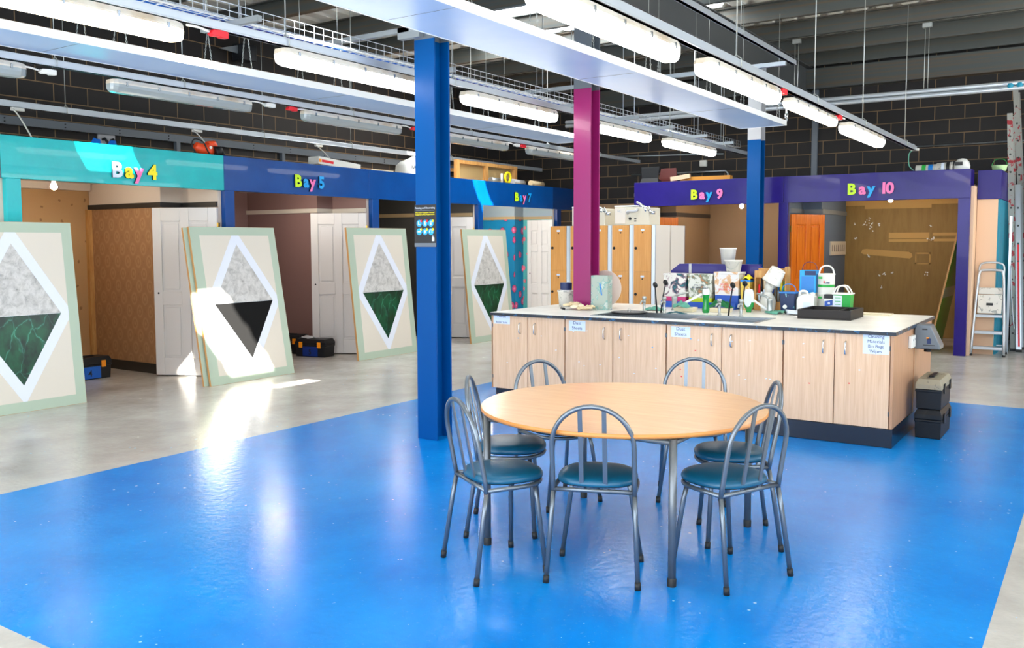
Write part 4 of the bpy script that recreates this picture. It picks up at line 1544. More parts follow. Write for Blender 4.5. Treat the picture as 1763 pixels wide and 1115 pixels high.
o = B().lathe([(0.05, 0.1), (0.05, 0.16), (0.046, 0.2), (0.036, 0.225), (0.0, 0.23)], (0, 0, 0), 24).build('bottle', 'clear_plastic', t)
o.scale = (0.6, 1, 1)
lb = B()
lb.prism([(0.036 * math.cos(u), 0.125 + 0.07 * math.sin(u)) for u in [i * PI / 12 for i in range(24)]], -0.034, -0.030, axis='x')
lb.build('label', 'paper_white', t)
# soap dishes and cloths
for x, y, lab, cm in ((8.32, 3.47, 'ivory dish beside the left lever tap under the teal cloth', None), (8.42, 3.14, 'ivory dish holding green cloths in front of the blue-based tub', None)):
    t = thing('soap_dish', lab, 'dish', (x, y, WZ), group='ivory dishes behind the sink')
    b = B()
    b.loft(tapered(0.19, 0.1, 0.22, 0.13, 0.045), 0, False)
    b.build('dish', 'ivory', t, bevel=0.006)


def cloth(name, lab, x, y, z, sx, sy, h, m, seed, m2=None):
    rr = random.Random(seed)
    n = 16
    b = B()
    idx = []
    ph = [rr.uniform(0, 6.28) for _ in range(6)]
    for i in range(n + 1):
        row = []
        for j in range(n + 1):
            u, v = i / n * 2 - 1, j / n * 2 - 1
            f = max(0.0, 1 - (u * u + v * v) * 0.62)
            zz = h * f * (0.55 + 0.45 * math.sin(u * 5 + ph[0]) * math.cos(v * 4.3 + ph[1])) + 0.3 * h * abs(math.sin(u * 7.5 + v * 3 + ph[2])) * f
            row.append(b.vert((u * sx * (1 + 0.15 * math.sin(v * 4 + ph[3])), v * sy * (1 + 0.15 * math.sin(u * 4 + ph[4])), max(0.003, zz + 0.003))))
        idx.append(row)
    for i in range(n):
        for j in range(n):
            b.face((idx[i][j], idx[i + 1][j], idx[i + 1][j + 1], idx[i][j + 1]), 0, True)
    o = b.build(name, m, loc=(x, y, z))
    so = o.modifiers.new('thick', 'SOLIDIFY')
    so.thickness = 0.003
    tag(o, lab, 'cloth', 'cleaning cloths')
    return o


cloth('cleaning_cloth', 'pale teal cloth draped over the ivory dish at the left lever tap', 8.24, 3.47, WZ + 0.045, 0.06, 0.08, 0.06, 'cloth_teal', 1)
cloth('cleaning_cloth', 'dark wet cloth hanging over the front wall of the sink', 7.98, 3.42, WZ + 0.004, 0.03, 0.09, 0.02, 'cloth_dark', 2)
cloth('cleaning_cloth', 'bright green cloth on the ivory dish in front of the tubs', 8.42, 3.14, WZ + 0.045, 0.06, 0.11, 0.075, 'cloth_green', 3)
cloth('cleaning_cloth', 'green and teal cloth behind the left pair of brushes', 8.3, 3.80, WZ, 0.07, 0.11, 0.035, 'cloth_teal', 4)


def rect_tub(x, y, w, d, h, body, base_m, lid_m, lab, base_h=0.09, txt=None, tcol='ink_navy'):
    t = thing('storage_tub', lab, 'tub', (x, y, WZ + 0.022), group='paint-marked tubs in the blue tray')
    B().loft(tapered(w * 0.92, d * 0.92, w * 0.94, d * 0.94, base_h), 0, False).build('base', base_m, t)
    B().loft(tapered(w * 0.94, d * 0.94, w, d, h - base_h - 0.025, base_h + 0.0005), 0, False).build('body', body, t)
    B().loft(tapered(w * 1.05, d * 1.05, w * 1.06, d * 1.06, 0.025, h - 0.025), 0, False).build('lid', lid_m, t, bevel=0.004)
    if txt:
        b = B()
        b.text(txt, 0.026, MX((-d * 0.487, 0, h * 0.62)), 0, 0.0008, 0.0)
        b.build('lettering', tcol, t)


t = thing('blue_tray', 'long royal blue tray carrying the row of paint-marked tubs', 'tray', (8.93, 3.53, WZ))
b = B()
b.box(-0.12, -0.40, 0.0, 0.10, 0.42, 0.02)
b.box(-0.13, -0.40, 0.0, -0.12, 0.42, 0.065)
b.build('tray', 'royal', t, bevel=0.003)
rect_tub(8.918, 3.80, 0.255, 0.19, 0.335, 'pink_tub', 'berry', 'pink_tub', 'tub with a berry pink base and dark paint splashes, leftmost in the blue tray')
rect_tub(8.918, 3.52, 0.265, 0.19, 0.335, 'green_tub', 'lime_base', 'green_tub', 'tub with a lime green base and navy lettering in the blue tray', 0.085, 'POLYCLAY\nBRUSHES ONLY', 'ink_navy')
rect_tub(8.918, 3.235, 0.26, 0.19, 0.36, 'blue_tub', 'royal', 'blue_tub', 'tub with a royal blue base and red lettering under the two small buckets', 0.12, 'WATER    &\nOIL BASE\n  BRUSHES ONLY', 'red')
t = thing('storage_tub', 'yellow tub with crumpled yellow cloth, rightmost beside the wooden rack', 'tub', (8.93, 3.045, WZ + 0.001))
B().loft(tapered(0.09, 0.16, 0.1, 0.17, 0.28), 0, False).build('body', 'yellow_tub', t)
B().loft(tapered(0.105, 0.175, 0.105, 0.175, 0.02, 0.281), 0, False).build('lid', 'tool_blue', t)
cloth('cleaning_cloth', 'crumpled yellow cloth on top of the yellow tub', 8.93, 3.045, WZ + 0.302, 0.07, 0.045, 0.05, 'yellow', 9)
# two small buckets on the blue tub
t = thing('small_bucket', 'clean white small bucket on the purple rack, behind the dirty small bucket', 'bucket', (8.985, 3.36, WZ + 0.382), group='small white buckets on the tubs')
B().lathe([(0.0, 0.0), (0.068, 0.0), (0.084, 0.155), (0.09, 0.157), (0.09, 0.17), (0.082, 0.17), (0.066, 0.008), (0.0, 0.008)], (0, 0, 0), 28).build('bucket', 'white_plastic', t)
t.location = (9.12, 3.33, WZ + 0.4565)
t = thing('small_bucket', 'dirty paint-spattered small bucket with a wire handle on the blue tub', 'bucket', (8.90, 3.19, WZ + 0.3825), group='small white buckets on the tubs')
B().lathe([(0.0, 0.0), (0.07, 0.0), (0.086, 0.105), (0.092, 0.107), (0.092, 0.12), (0.084, 0.12), (0.068, 0.008), (0.0, 0.008)], (0, 0, 0), 28).build('bucket', 'white_dirty', t)
B().tube(cr([(-0.05, 0.075, 0.1), (-0.075, 0.05, 0.05), (-0.087, 0.0, 0.03), (-0.075, -0.05, 0.05), (-0.05, -0.075, 0.1)]), 0.003, 6).build('handle', 'wire', t)

# purple rack board behind the tubs
t = thing('purple_rack', 'purple wooden rack board with chamfered corners behind the tubs', 'rack', (9.045, 3.44, WZ))
B().prism([(-0.56, 0.0), (-0.56, 0.38), (-0.46, 0.455), (0.40, 0.455), (0.50, 0.38), (0.50, 0.0)], -0.01, 0.01, axis='x').build('board', 'purple_paint', t, bevel=0.003)
b = B()
b.box(-0.016, -0.46, 0.43, -0.0105, 0.40, 0.455)
b.box(0.0105, -0.44, 0.435, 0.17, 0.38, 0.455)
b.build('top_shelf', 'purple_side', t)
B().box(-0.018, 0.26, 0.3, -0.0105, 0.29, 0.456).build('bracket', 'pale_steel', t)

# wooden rack of tools
t = thing('tool_rack', 'pale wooden rack holding coloured decorating tools, right of the tubs', 'rack', (8.93, 2.80, WZ))
b = B()
b.box(-0.06, -0.16, 0.0, 0.08, 0.16, 0.02)
b.box(0.06, -0.16, 0.02, 0.08, 0.16, 0.42)
b.box(-0.06, 0.145, 0.02, 0.06, 0.16, 0.40)
b.box(-0.06, -0.16, 0.02, 0.06, -0.145, 0.44)
b.box(-0.06, -0.145, 0.02, -0.045, 0.145, 0.09)
b.box(-0.06, 0.05, 0.33, -0.045, 0.145, 0.40)
b.build('rack', 'pine', t)
rr = random.Random(5)
tc = [('red', 0.24), ('black_plastic', 0.3), ('ivory', 0.34), ('red', 0.28), ('tool_blue', 0.3), ('royal', 0.27), ('ivory', 0.36), ('tool_blue', 0.33), ('yellow', 0.3), ('green', 0.28)]
for k, (m, h) in enumerate(tc):
    y = 0.125 - k * 0.028
    tt = thing('decorating_tool', '%s handled decorating tool in the wooden rack, number %s from its left side' % ({'red': 'red', 'black_plastic': 'black', 'ivory': 'ivory', 'tool_blue': 'light blue', 'royal': 'dark blue', 'yellow': 'yellow', 'green': 'green'}[m], ('one', 'two', 'three', 'four', 'five', 'six', 'seven', 'eight', 'nine', 'ten')[k]), 'tool', (8.93, 2.80 + y, WZ + 0.0205), group='tools in the wooden rack')
    B().box(-0.02, -0.010, 0.0, -0.008, 0.010, h * 0.55).build('blade', 'steel_sink', tt)
    B().tube([(-0.014, 0, h * 0.55), (-0.014, 0, h * 0.7), (-0.016, 0, h)], [0.008, 0.012, 0.009], 8).build('handle', m, tt)

# white spray jar with a tilted bucket over it
t = thing('white_jar', 'white plastic jar with a grey neck in front of the wooden rack', 'jar', (8.78, 2.79, WZ))
B().lathe([(0.0, 0.0), (0.06, 0.0), (0.07, 0.02), (0.078, 0.09), (0.07, 0.13), (0.045, 0.17), (0.035, 0.19), (0.0, 0.19)], (0, 0, 0), 24).build('jar', 'white_plastic', t)
B().tube([(0, 0, 0.19), (0.0, -0.01, 0.23), (0, -0.03, 0.275)], [0.034, 0.042, 0.055], 14).build('neck', 'white_dirty', t)
t = thing('small_bucket', 'white bucket tipped upside down over the white jar', 'bucket', (8.78, 2.76, WZ + 0.29), group='small white buckets on the tubs')
b = B()
b.T = Matrix.Rotation(0.5, 4, 'X')
b.lathe([(0.0, 0.148), (0.07, 0.148), (0.074, 0.14), (0.09, 0.012), (0.096, 0.01), (0.096, -0.004), (0.088, -0.004), (0.066, 0.138), (0.0, 0.138)], (0, 0, 0), 28)
b.build('bucket', 'white_dirty', t)

# plastic jug of dark blue paint
t = thing('paint_pail', 'clear square pail of dark blue paint with a raised blue handle', 'pail', (8.72, 2.565, WZ))
splash('pail_blue', (16, 40, 84), [(120, 190, 200), (220, 226, 230)], 8.0, 0.3)
B().loft(tapered(0.13, 0.11, 0.15, 0.13, 0.19), 0, False).build('pail', 'pail_blue', t, bevel=0.008)
B().loft(tapered(0.156, 0.136, 0.156, 0.136, 0.014, 0.19), 0, False).build('lip', 'tool_blue', t)
B().tube(cr([(0, 0.07, 0.2), (0, 0.06, 0.25), (0, 0.03, 0.275), (0, -0.02, 0.275), (0, -0.055, 0.25), (0, -0.068, 0.2)]), 0.004, 8).build('handle', 'tool_blue', t)
B().cyl((-0.058, 0.02, 0.06), (-0.068, 0.02, 0.06), 0.02, 14).build('sticker', 'white_plastic', t)

# jerry can
t = thing('jerry_can', 'white plastic jerry can in front of the tall blue tin', 'jerry can', (8.72, 2.395, WZ))
B().prism([(-0.085, 0.0), (0.085, 0.0), (0.085, 0.13), (0.07, 0.165), (0.02, 0.185), (-0.02, 0.185), (-0.085, 0.17)], -0.05, 0.05, axis='x').build('can', 'white_plastic', t, bevel=0.01)
B().tube(cr([(0, 0.07, 0.16), (0, 0.062, 0.205), (0, 0.03, 0.215), (0, 0.0, 0.205), (0, -0.008, 0.175)]), 0.012, 8).build('handle', 'white_plastic', t)
B().lathe([(0.02, 0.16), (0.022, 0.18), (0.022, 0.2), (0.0, 0.205)], (0, -0.055, 0), 14).build('cap', 'white_plastic', t)
B().box(-0.0515, -0.05, 0.03, -0.0505, 0.02, 0.11).build('label', 'paper_white', t)
t = thing('plain_tub', 'plain white tub behind the jerry can, under the tall blue tin', 'tub', (8.935, 2.43, WZ))
B().loft(tapered(0.15, 0.13, 0.16, 0.14, 0.19), 0, False).build('tub', 'white_plastic', t, bevel=0.006)
t = thing('paint_tin', 'tall square bright blue tin with a thin wire handle', 'tin', (8.935, 2.43, WZ + 0.1905))
B().loft(tapered(0.16, 0.14, 0.16, 0.14, 0.22), 0, False).build('tin', 'sky_blue', t, bevel=0.006)
B().box(-0.0715, -0.078, 0.17, -0.0705, 0.03, 0.215).build('dark_label', 'ink_navy', t)
B().box(-0.0715, -0.06, 0.01, -0.0705, 0.06, 0.16).build('text_panel', 'tool_blue', t)
B().tube(cr([(0, 0.075, 0.21), (0, 0.06, 0.27), (0, 0.025, 0.295), (0, -0.025, 0.295), (0, -0.06, 0.27), (0, -0.075, 0.21)]), 0.003, 6).build('handle', 'ink_navy', t)

# two white and green round tins stacked
for k, (z, lab) in enumerate(((0.0, 'white tub with a green band standing under another white tin'), (0.1905, 'white tin with green bands and a white hoop handle, on top of another tub'))):
    t = thing('paint_tin', lab, 'tin', (8.9, 2.26, WZ + z), group='white and green tins')
    b = B()
    b.lathe([(0.0, 0.0), (0.076, 0.0), (0.078, 0.004), (0.078, 0.175), (0.082, 0.18), (0.082, 0.19), (0.0, 0.19)], (0, 0, 0), 28)
    b.build('tin', 'white_plastic', t)
    B().lathe([(0.0785, 0.015 if k == 0 else 0.06), (0.0788, 0.04 if k == 0 else 0.085)], (0, 0, 0), 28).build('green_band', 'green', t)
    B().box(-0.081, 0.02, 0.14, -0.070, 0.055, 0.16).build('green_logo', 'green', t)
    if k == 1:
        bt = B()
        bt.box(-0.083, -0.05, 0.095, -0.075, -0.02, 0.108, 0)
        bt.cyl((-0.0835, 0.0, 0.112), (-0.078, 0.0, 0.112), 0.008, 10, 1)
        bt.box(-0.083, -0.018, 0.095, -0.0765, 0.006, 0.103, 0)
        bt.build('logo', ['ink_navy', 'red'], t)
        B().tube(cr([(0, 0.07, 0.185), (0, 0.058, 0.235), (0, 0.025, 0.262), (0, -0.025, 0.262), (0, -0.058, 0.235), (0, -0.07, 0.185)]), 0.008, 8).build('handle', 'white_plastic', t)
t = thing('filler_box', 'white carton with a blue logo and black top beside the green tub', 'box', (8.74, 2.175, WZ))
B().box(-0.05, -0.05, 0, 0.05, 0.05, 0.15).build('carton', 'white_plastic', t, bevel=0.003)
B().box(-0.051, -0.05, 0.15, 0.051, 0.05, 0.19).build('top', 'black_plastic', t)
b = B()
b.prism([(0.045, 0.075), (0.045, 0.125), (-0.03, 0.14), (-0.03, 0.09)], -0.0512, -0.0502, 0, axis='x')
b.cyl((-0.0512, 0.005, 0.107), (-0.052, 0.005, 0.107), 0.012, 12, 1)
b.build('blue_logo', ['royal', 'paper_white'], t)
t = thing('paint_pail', 'square green and white tub with two white hoop handles, rightmost behind the dark tray', 'pail', (8.7, 2.05, WZ))
B().loft(tapered(0.14, 0.13, 0.16, 0.15, 0.195), 0, False).build('tub', 'green', t, bevel=0.008)
B().prism([(0.072, 0.0), (0.076, 0.185), (-0.005, 0.185), (-0.005, 0.0)], -0.0785, -0.0765, axis='x').build('white_label', 'paper_white', t)
b = B()
for z in (0.03, 0.06, 0.1, 0.13, 0.16):
    b.box(-0.0792, 0.005, z, -0.0786, 0.06, z + 0.006)
b.build('small_print', 'green', t)
B().loft(tapered(0.168, 0.158, 0.168, 0.158, 0.012, 0.196), 0, False).build('lid', 'white_plastic', t)
for dx in (-0.05, 0.05):
    B().tube(cr([(dx, 0.075, 0.2), (dx, 0.06, 0.25), (dx, 0.02, 0.275), (dx, -0.03, 0.265), (dx, -0.07, 0.2)]), 0.007, 8).build('handle', 'white_plastic', t)

# dark tray and papers
t = thing('wooden_tray', 'dark wooden divided tray near the right end of the worktop', 'tray', (8.1, 1.845, WZ))
b = B()
b.box(0, 0, 0, 0.49, 0.46, 0.012)
b.box(0, 0, 0.012, 0.018, 0.46, 0.085)
b.box(0.472, 0, 0.012, 0.49, 0.46, 0.085)
b.box(0.018, 0, 0.012, 0.472, 0.018, 0.085)
b.box(0.018, 0.442, 0.012, 0.472, 0.46, 0.085)
b.box(0.018, 0.13, 0.012, 0.472, 0.142, 0.075)
b.build('tray', 'dark_wood', t, bevel=0.002)


def sheet(x, y, w, d, rz, m, lab, z=0.0, curl=0.01):
    b = B()
    n = 10
    b.T = Matrix.Rotation(rz, 4, 'Z')
    A = [b.vert((i / n * w - w / 2, -d / 2, 0.002 + curl * abs(math.sin(i * 0.7)))) for i in range(n + 1)]
    C = [b.vert((i / n * w - w / 2, d / 2, 0.002 + curl * abs(math.sin(i * 0.9 + 0.4)))) for i in range(n + 1)]
    for i in range(n):
        b.face((A[i], A[i + 1], C[i + 1], C[i]), 0, True)
    o = b.build('paper_sheet', m, loc=(x, y, WZ + z))
    o.modifiers.new('thick', 'SOLIDIFY').thickness = 0.001
    tag(o, lab, 'paper', 'loose papers on the worktop')


sheet(8.50, 2.44, 0.2, 0.16, 0.4, 'paper_white', 'crumpled white paper between the jerry can and the dark tray', 0.0, 0.045)
sheet(8.52, 2.62, 0.2, 0.14, -0.3, 'cloth_teal', 'teal tinted paper in front of the blue pail', 0.0, 0.03)
o = B().box(-0.1, -0.2, 0, 0.1, 0.2, 0.012).build('flat_board', 'ivory', loc=(8.9, 1.86, WZ))
tag(o, 'pale flat board lying behind the dark tray near the rear edge', 'board')

# dispenser and socket on the island end
t = thing('towel_dispenser', 'grey sloping dispenser fixed on the right end of the island', 'dispenser', (8.10, 1.329, 0.70))
b = B()
b.loft([[(0, 0, 0), (0.2, 0, 0), (0.2, -0.20, 0.0), (0, -0.20, 0.0)], [(0, 0, 0.03), (0.2, 0, 0.03), (0.2, -0.20, 0.03), (0, -0.20, 0.03)], [(0.01, 0, 0.2), (0.19, 0, 0.2), (0.19, -0.12, 0.2), (0.01, -0.12, 0.2)]], 0, False)
b.build('housing', 'grey_steel', t, bevel=0.008)
B().cyl((0.05, -0.1, 0.0), (0.05, -0.1, -0.025), 0.03, 12).build('nozzle', 'black_plastic', t)
b = B()
b.box(-0.0015, -0.13, 0.045, 0.002, -0.10, 0.09, 0)
b.box(-0.0015, -0.115, 0.085, 0.002, -0.095, 0.10, 1)
b.box(-0.0015, -0.16, 0.03, 0.002, -0.07, 0.036, 2)
b.box(0.005, -0.10, 0.16, 0.012, -0.06, 0.17, 2)
b.build('sticker', ['ink_navy', 'latch_orange', 'ink_black'], t)
t = thing('wall_socket', 'white double socket on the end panel of the island', 'socket', (7.98, 1.338, 0.72))
B().box(-0.085, -0.03, 0, 0.075, 0, 0.1).build('plate', 'white_plastic', t, bevel=0.006)
for x in (-0.04, 0.035):
    B().box(x - 0.012, -0.033, 0.06, x + 0.012, -0.03, 0.075).build('switch', 'pale_steel', t)


# ------------------------------------------------------------------ toolboxes
def toolbox(loc, rz, w, d, h, lab, body, lid, latches, plate=None, num=None, num_m='ink_black', handle=True, end_spot=False):
    t = thing('toolbox', lab, 'toolbox', loc, rz, group='toolboxes')
    hb = h * 0.66
    b = B()
    b.loft([[(-w * 0.47, -d * 0.46, 0), (w * 0.47, -d * 0.46, 0), (w * 0.47, d * 0.46, 0), (-w * 0.47, d * 0.46, 0)],
            [(-w * 0.485, -d * 0.48, hb), (w * 0.485, -d * 0.48, hb), (w * 0.485, d * 0.48, hb), (-w * 0.485, d * 0.48, hb)]], 0, False)
    b.box(-w * 0.5, -d * 0.5, hb - 0.02, w * 0.5, d * 0.5, hb)
    b.build('body', body, t, bevel=0.006)
    b = B()
    b.loft([[(-w * 0.5, -d * 0.5, hb + 0.002), (w * 0.5, -d * 0.5, hb + 0.002), (w * 0.5, d * 0.5, hb + 0.002), (-w * 0.5, d * 0.5, hb + 0.002)],
            [(-w * 0.5, -d * 0.5, hb + 0.04), (w * 0.5, -d * 0.5, hb + 0.04), (w * 0.5, d * 0.5, hb + 0.04), (-w * 0.5, d * 0.5, hb + 0.04)],
            [(-w * 0.46, -d * 0.42, h), (w * 0.46, -d * 0.42, h), (w * 0.46, d * 0.42, h), (-w * 0.46, d * 0.42, h)]], 0, False)
    b.build('lid', lid, t, bevel=0.006)
    for x in (-0.3, 0.3):
        B().box(w * x - 0.028, -d * 0.5 - 0.012, hb - 0.035, w * x + 0.028, -d * 0.5 - 0.001, hb + 0.045).build('latch', latches, t, bevel=0.004)
    if handle:
        B().box(-w * 0.22, -0.02, h + 0.001, w * 0.22, 0.02, h + 0.016).build('handle', 'black_plastic', t, bevel=0.006)
    if plate:
        B().box(-w * 0.24, -d * 0.475 - 0.008, 0.012, w * 0.24, -d * 0.46, hb - 0.022).build('front_plate', plate, t)
    if num:
        b = B()
        b.text(num, hb * 0.62, MY((0, -d * 0.475 - 0.0095, hb * 0.22)), 0, 0.0006, 0.001)
        b.build('number', num_m, t)
    return t


toolbox((5.93, 10.03, 0), 0.0, 0.56, 0.27, 0.26, 'black and blue toolbox numbered 4 with orange latches on the bay floor', 'black_plastic', 'black_plastic', 'latch_orange', 'toolbox_blue', '4')
o = B().box(5.62, 10.3, 0, 5.95, 10.6, 0.3).build('black_case', 'black_plastic', bevel=0.02)
tag(o, 'black case behind the toolbox numbered 4', 'case')
toolbox((8.94, 9.3, 0), -1.35, 0.5, 0.26, 0.25, 'black toolbox numbered 5 with orange latches by the open white door', 'black_plastic', 'black_plastic', 'latch_orange', 'toolbox_navy', '5', handle=False)
toolbox((9.02, 9.88, 0), -1.3, 0.46, 0.26, 0.27, 'black toolbox behind the one numbered 5', 'black_plastic', 'black_plastic', 'latch_orange')
cloth('cleaning_cloth', 'pile of grey rags on the toolbox numbered 5', 8.92, 9.42, 0.251, 0.08, 0.1, 0.035, 'pale_steel', 14)
toolbox((8.09, 1.165, 0), PI / 2 - PI / 2, 0.53, 0.205, 0.235, 'dusty black toolbox on the floor at the island end, lower of two', 'black_dusty', 'black_dusty', 'black_plastic', handle=False)
toolbox((8.10, 1.168, 0.2365), 0.0, 0.52, 0.20, 0.245, 'dusty black toolbox stacked on another at the island end, with a pale dirty lid', 'black_dusty', 'lid_dusty', 'black_plastic', handle=True)


# ------------------------------------------------------------------ painted boards
def painted_board(x, y, lean, label, tri='marble_green', w=1.233, h=1.815):
    t = thing('painted_board', label, 'painted board', (x, y, 0), 0, 'leaning painted boards', rx=-lean)
    T = 0.03
    B().box(0, 0, 0.0, w, T, h, 0).build('panel', 'board_edge', t)
    e = 0.0008

    def flat(nm, pts, k, m):
        B().prism(pts, -e * (k + 1), -e * k, axis='y').build(nm, m, t)
    flat('border', [(0.002, 0.002), (w - 0.002, 0.002), (w - 0.002, h - 0.002), (0.002, h - 0.002)], 0, 'sage')
    fx0, fx1, fz0, fz1 = 0.125, w - 0.105, 0.10, h - 0.10
    flat('field', [(fx0, fz0), (fx1, fz0), (fx1, fz1), (fx0, fz1)], 1, 'board_cream')
    cx, cz = 0.5 * (fx0 + fx1), 0.918
    a_, bt, bb = 0.425, 0.69, 0.665
    k = 1.275

    def clipx(z, s, up_):
        bz = bt if up_ else bb
        return cx + s * a_ * k * (1 - abs(z - cz) / (bz * k))
    xl, xr = max(fx0, cx - a_ * k), min(fx1, cx + a_ * k)
    pts = [(clipx(fz0, -1, False), fz0), (clipx(fz0, 1, False), fz0)]
    zq = cz - bb * k * (1 - (xr - cx) / (a_ * k))
    zp = cz + bt * k * (1 - (xr - cx) / (a_ * k))
    pts += [(xr, zq), (xr, zp), (clipx(fz1, 1, True), fz1), (clipx(fz1, -1, True), fz1), (xl, zp), (xl, zq)]
    flat('white_diamond', pts, 2, 'board_white')
    flat('grey_triangle', [(cx - a_, cz + 0.002), (cx + a_, cz + 0.002), (cx, cz + bt)], 3, 'marble_grey')
    flat('lower_triangle', [(cx, cz - bb), (cx + a_, cz), (cx - a_, cz)], 3, tri)
    return t


painted_board(3.82, 8.51, 0.100, 'leaning board with grey and green marbled triangles at the left edge of the scene')
painted_board(6.378, 8.28, 0.180, 'sunlit leaning board with a matt black lower triangle', 'matt_black')
t = thing('spare_board', 'plain board hidden behind the black triangle board, only its left edge showing', 'board', (6.325, 8.33, 0), rx=-0.172)
B().box(0, 0, 0, 1.22, 0.025, 1.80).build('panel', 'board_edge', t)
B().box(0.002, -0.001, 0.002, 1.218, 0, 1.798).build('face', 'sage', t)
painted_board(8.862, 8.385, 0.112, 'leaning board with grey and green marbled triangles just left of the blue column')
painted_board(11.322, 8.30, 0.100, 'leaning board with grey and green marbled triangles between the blue column and the island')


# ------------------------------------------------------------------ lockers
def locker(x, y, lab, flip=False, doors=True):
    """one three-door column; local +x is the depth"""
    t = thing('locker', lab, 'locker', (x, y, 0), PI if flip else 0, group='wooden door lockers')
    b = B()
    wd, dp, H_ = 0.312, 0.46, 1.815
    b.box(0.02, 0.002, 0, dp, wd - 0.002, H_)
    b.build('body', mat('locker_cream', (222, 214, 202), 0.45), t)
    b = B()
    b.box(0, 0.002, 0, 0.02, 0.05, H_)
    b.box(0, wd - 0.012, 0, 0.02, wd - 0.002, H_)
    b.build('frame', 'galv_pale', t)
    if doors:
        for k in range(3):
            z0, z1 = 0.03 + k * 0.595, 0.03 + (k + 1) * 0.595 - 0.0015
            d = B().box(-0.006, 0.054, z0, 0.016, wd - 0.014, z1).build('door', 'locker_wood', t)
            B().lathe([(0.0, 0.0), (0.017, 0.0), (0.019, 0.006), (0.016, 0.014), (0.0, 0.016)], (0, 0, 0), 14).build('knob', 'black_plastic', d)
            kn = d.children[0] if d.children else None
            for o in bpy.data.objects:
                if o.parent == d and o.name.startswith('knob'):
                    o.location = (-0.006, wd - 0.045, z0 + 0.30)
                    o.rotation_euler = (0, -PI / 2, 0)
            b = B()
            b.box(-0.008, 0.15, z1 - 0.075, -0.0062, 0.20, z1 - 0.05, 0)
            b.cyl((-0.008, 0.175, z1 - 0.095), (-0.0062, 0.175, z1 - 0.095), 0.010, 10, 1)
            b.build('number_plate', ['paper_white', 'ink_black'], d)
    return t


LY0 = 4.795
ordl = ['rightmost locker in the front row beside the white end panel', 'second locker from the right, below the white machine', 'locker just right of the magenta column',
        'locker hidden mostly behind the magenta column', 'leftmost locker, left of the magenta column']
for k in range(5):
    locker(10.5, LY0 + k * 0.313, 'wooden three-door ' + ordl[k])
for k in range(5):
    if k == 0:
        locker(11.46, LY0 + 0.312, 'white-sided locker of the rear row, its end panel beside the front row', True, False)
# white machines on the lockers


mat('machine_cream', (206, 200, 182), 0.4)
mat('locker_cream', (222, 214, 202), 0.45)


def machine(x, y, lab, txt):
    t = thing('white_machine', lab, 'machine', (x, y, 1.8155), group='white machines on the lockers')
    w, d, h = 0.50, 0.34, 0.25
    b = B()
    b.loft([[(0, -w / 2, 0), (d, -w / 2, 0), (d, w / 2, 0), (0, w / 2, 0)], [(0, -w / 2, h * 0.9), (d, -w / 2, h * 0.9), (d, w / 2, h), (0, w / 2, h)]], 0, False)
    b.build('body', 'machine_cream', t, bevel=0.01)
    B().box(0.0, -w * 0.12, h * 0.97, 0.1, w / 2, h * 1.03).build('rim', 'edge_white', t)
    B().box(-0.012, 0.085, 0.02, 0.0, w / 2 - 0.012, h * 0.9).build('front_panel', 'locker_cream', t, bevel=0.004)
    B().tube(cr([(-0.005, 0.05, h * 0.62), (-0.05, 0.03, h * 0.7), (-0.05, -0.08, h * 0.72), (-0.03, -0.1, h * 0.82)]), 0.018, 8).build('handle', 'pale_steel', t)
    b = B()
    b.cyl((-0.006, 0.02, 0.085), (0, 0.02, 0.085), 0.02, 12)
    b.box(-0.004, -0.07, 0.075, 0, -0.04, 0.09)
    b.box(-0.004, -0.07, 0.045, 0, -0.04, 0.06)
    b.build('controls', 'black_plastic', t)
    b = B()
    b.text(txt, 0.045, MX((-0.0135, 0.165, h * 0.68)), 0, 0.0006)
    b.build('lettering', 'galv', t)
    b = B()
    b.cyl((0.05, -0.05, h * 1.2), (0.05, -0.16, h * 0.93), 0.014, 10)
    b.cyl((0.05, -0.12, h * 0.95), (0.02, -0.22, h * 0.75), 0.035, 12)
    b.cyl((0.02, -0.2, h * 0.82), (0.0, -0.3, h * 0.62), 0.016, 10)
    b.lathe([(0.0, -0.02), (0.03, -0.02), (0.03, 0.02), (0, 0.02)], (0.0, -0.3, h * 0.62), 12)
    b.cyl((0.0, -0.24, h * 0.95), (0.0, -0.3, h * 0.55), 0.008, 8)
    b.build('valve', 'chrome', t)


machine(10.56, 5.16, 'white machine with a chrome valve on the two rightmost front lockers', 'HC')
machine(10.56, 5.80, 'white machine half hidden behind the magenta column', 'HC')

# ------------------------------------------------------------------ stepladder and ladders at the right
t = thing('stepladder', 'small aluminium platform stepladder in front of the peach wall end', 'stepladder', (13.93, 1.345, 0))
b = B()
hw0, hw1 = 0.205, 0.155
b.tube(cr([(0, -hw0, 0.02), (0.165, -hw1 - 0.01, 0.95), (0.19, -hw1 + 0.01, 1.15), (0.2, -hw1 + 0.05, 1.19), (0.2, hw1 - 0.05, 1.19), (0.19, hw1 - 0.01, 1.15), (0.165, hw1 + 0.01, 0.95), (0, hw0, 0.02)]), 0.0175, 8)
b.build('front_frame', 'galv_pale', t)
b = B()
b.tube(cr([(0.42, -hw0 + 0.01, 0.02), (0.26, -hw1, 1.0), (0.24, -hw1, 1.22), (0.235, -hw1 + 0.04, 1.285), (0.235, 0, 1.30), (0.235, hw1 - 0.04, 1.285), (0.24, hw1, 1.22), (0.26, hw1, 1.0), (0.42, hw0 - 0.01, 0.02)]), 0.0125, 8)
b.cyl((0.40, -hw0 + 0.015, 0.12), (0.40, hw0 - 0.015, 0.12), 0.008, 6)
b.build('rear_frame', 'galv_pale', t)
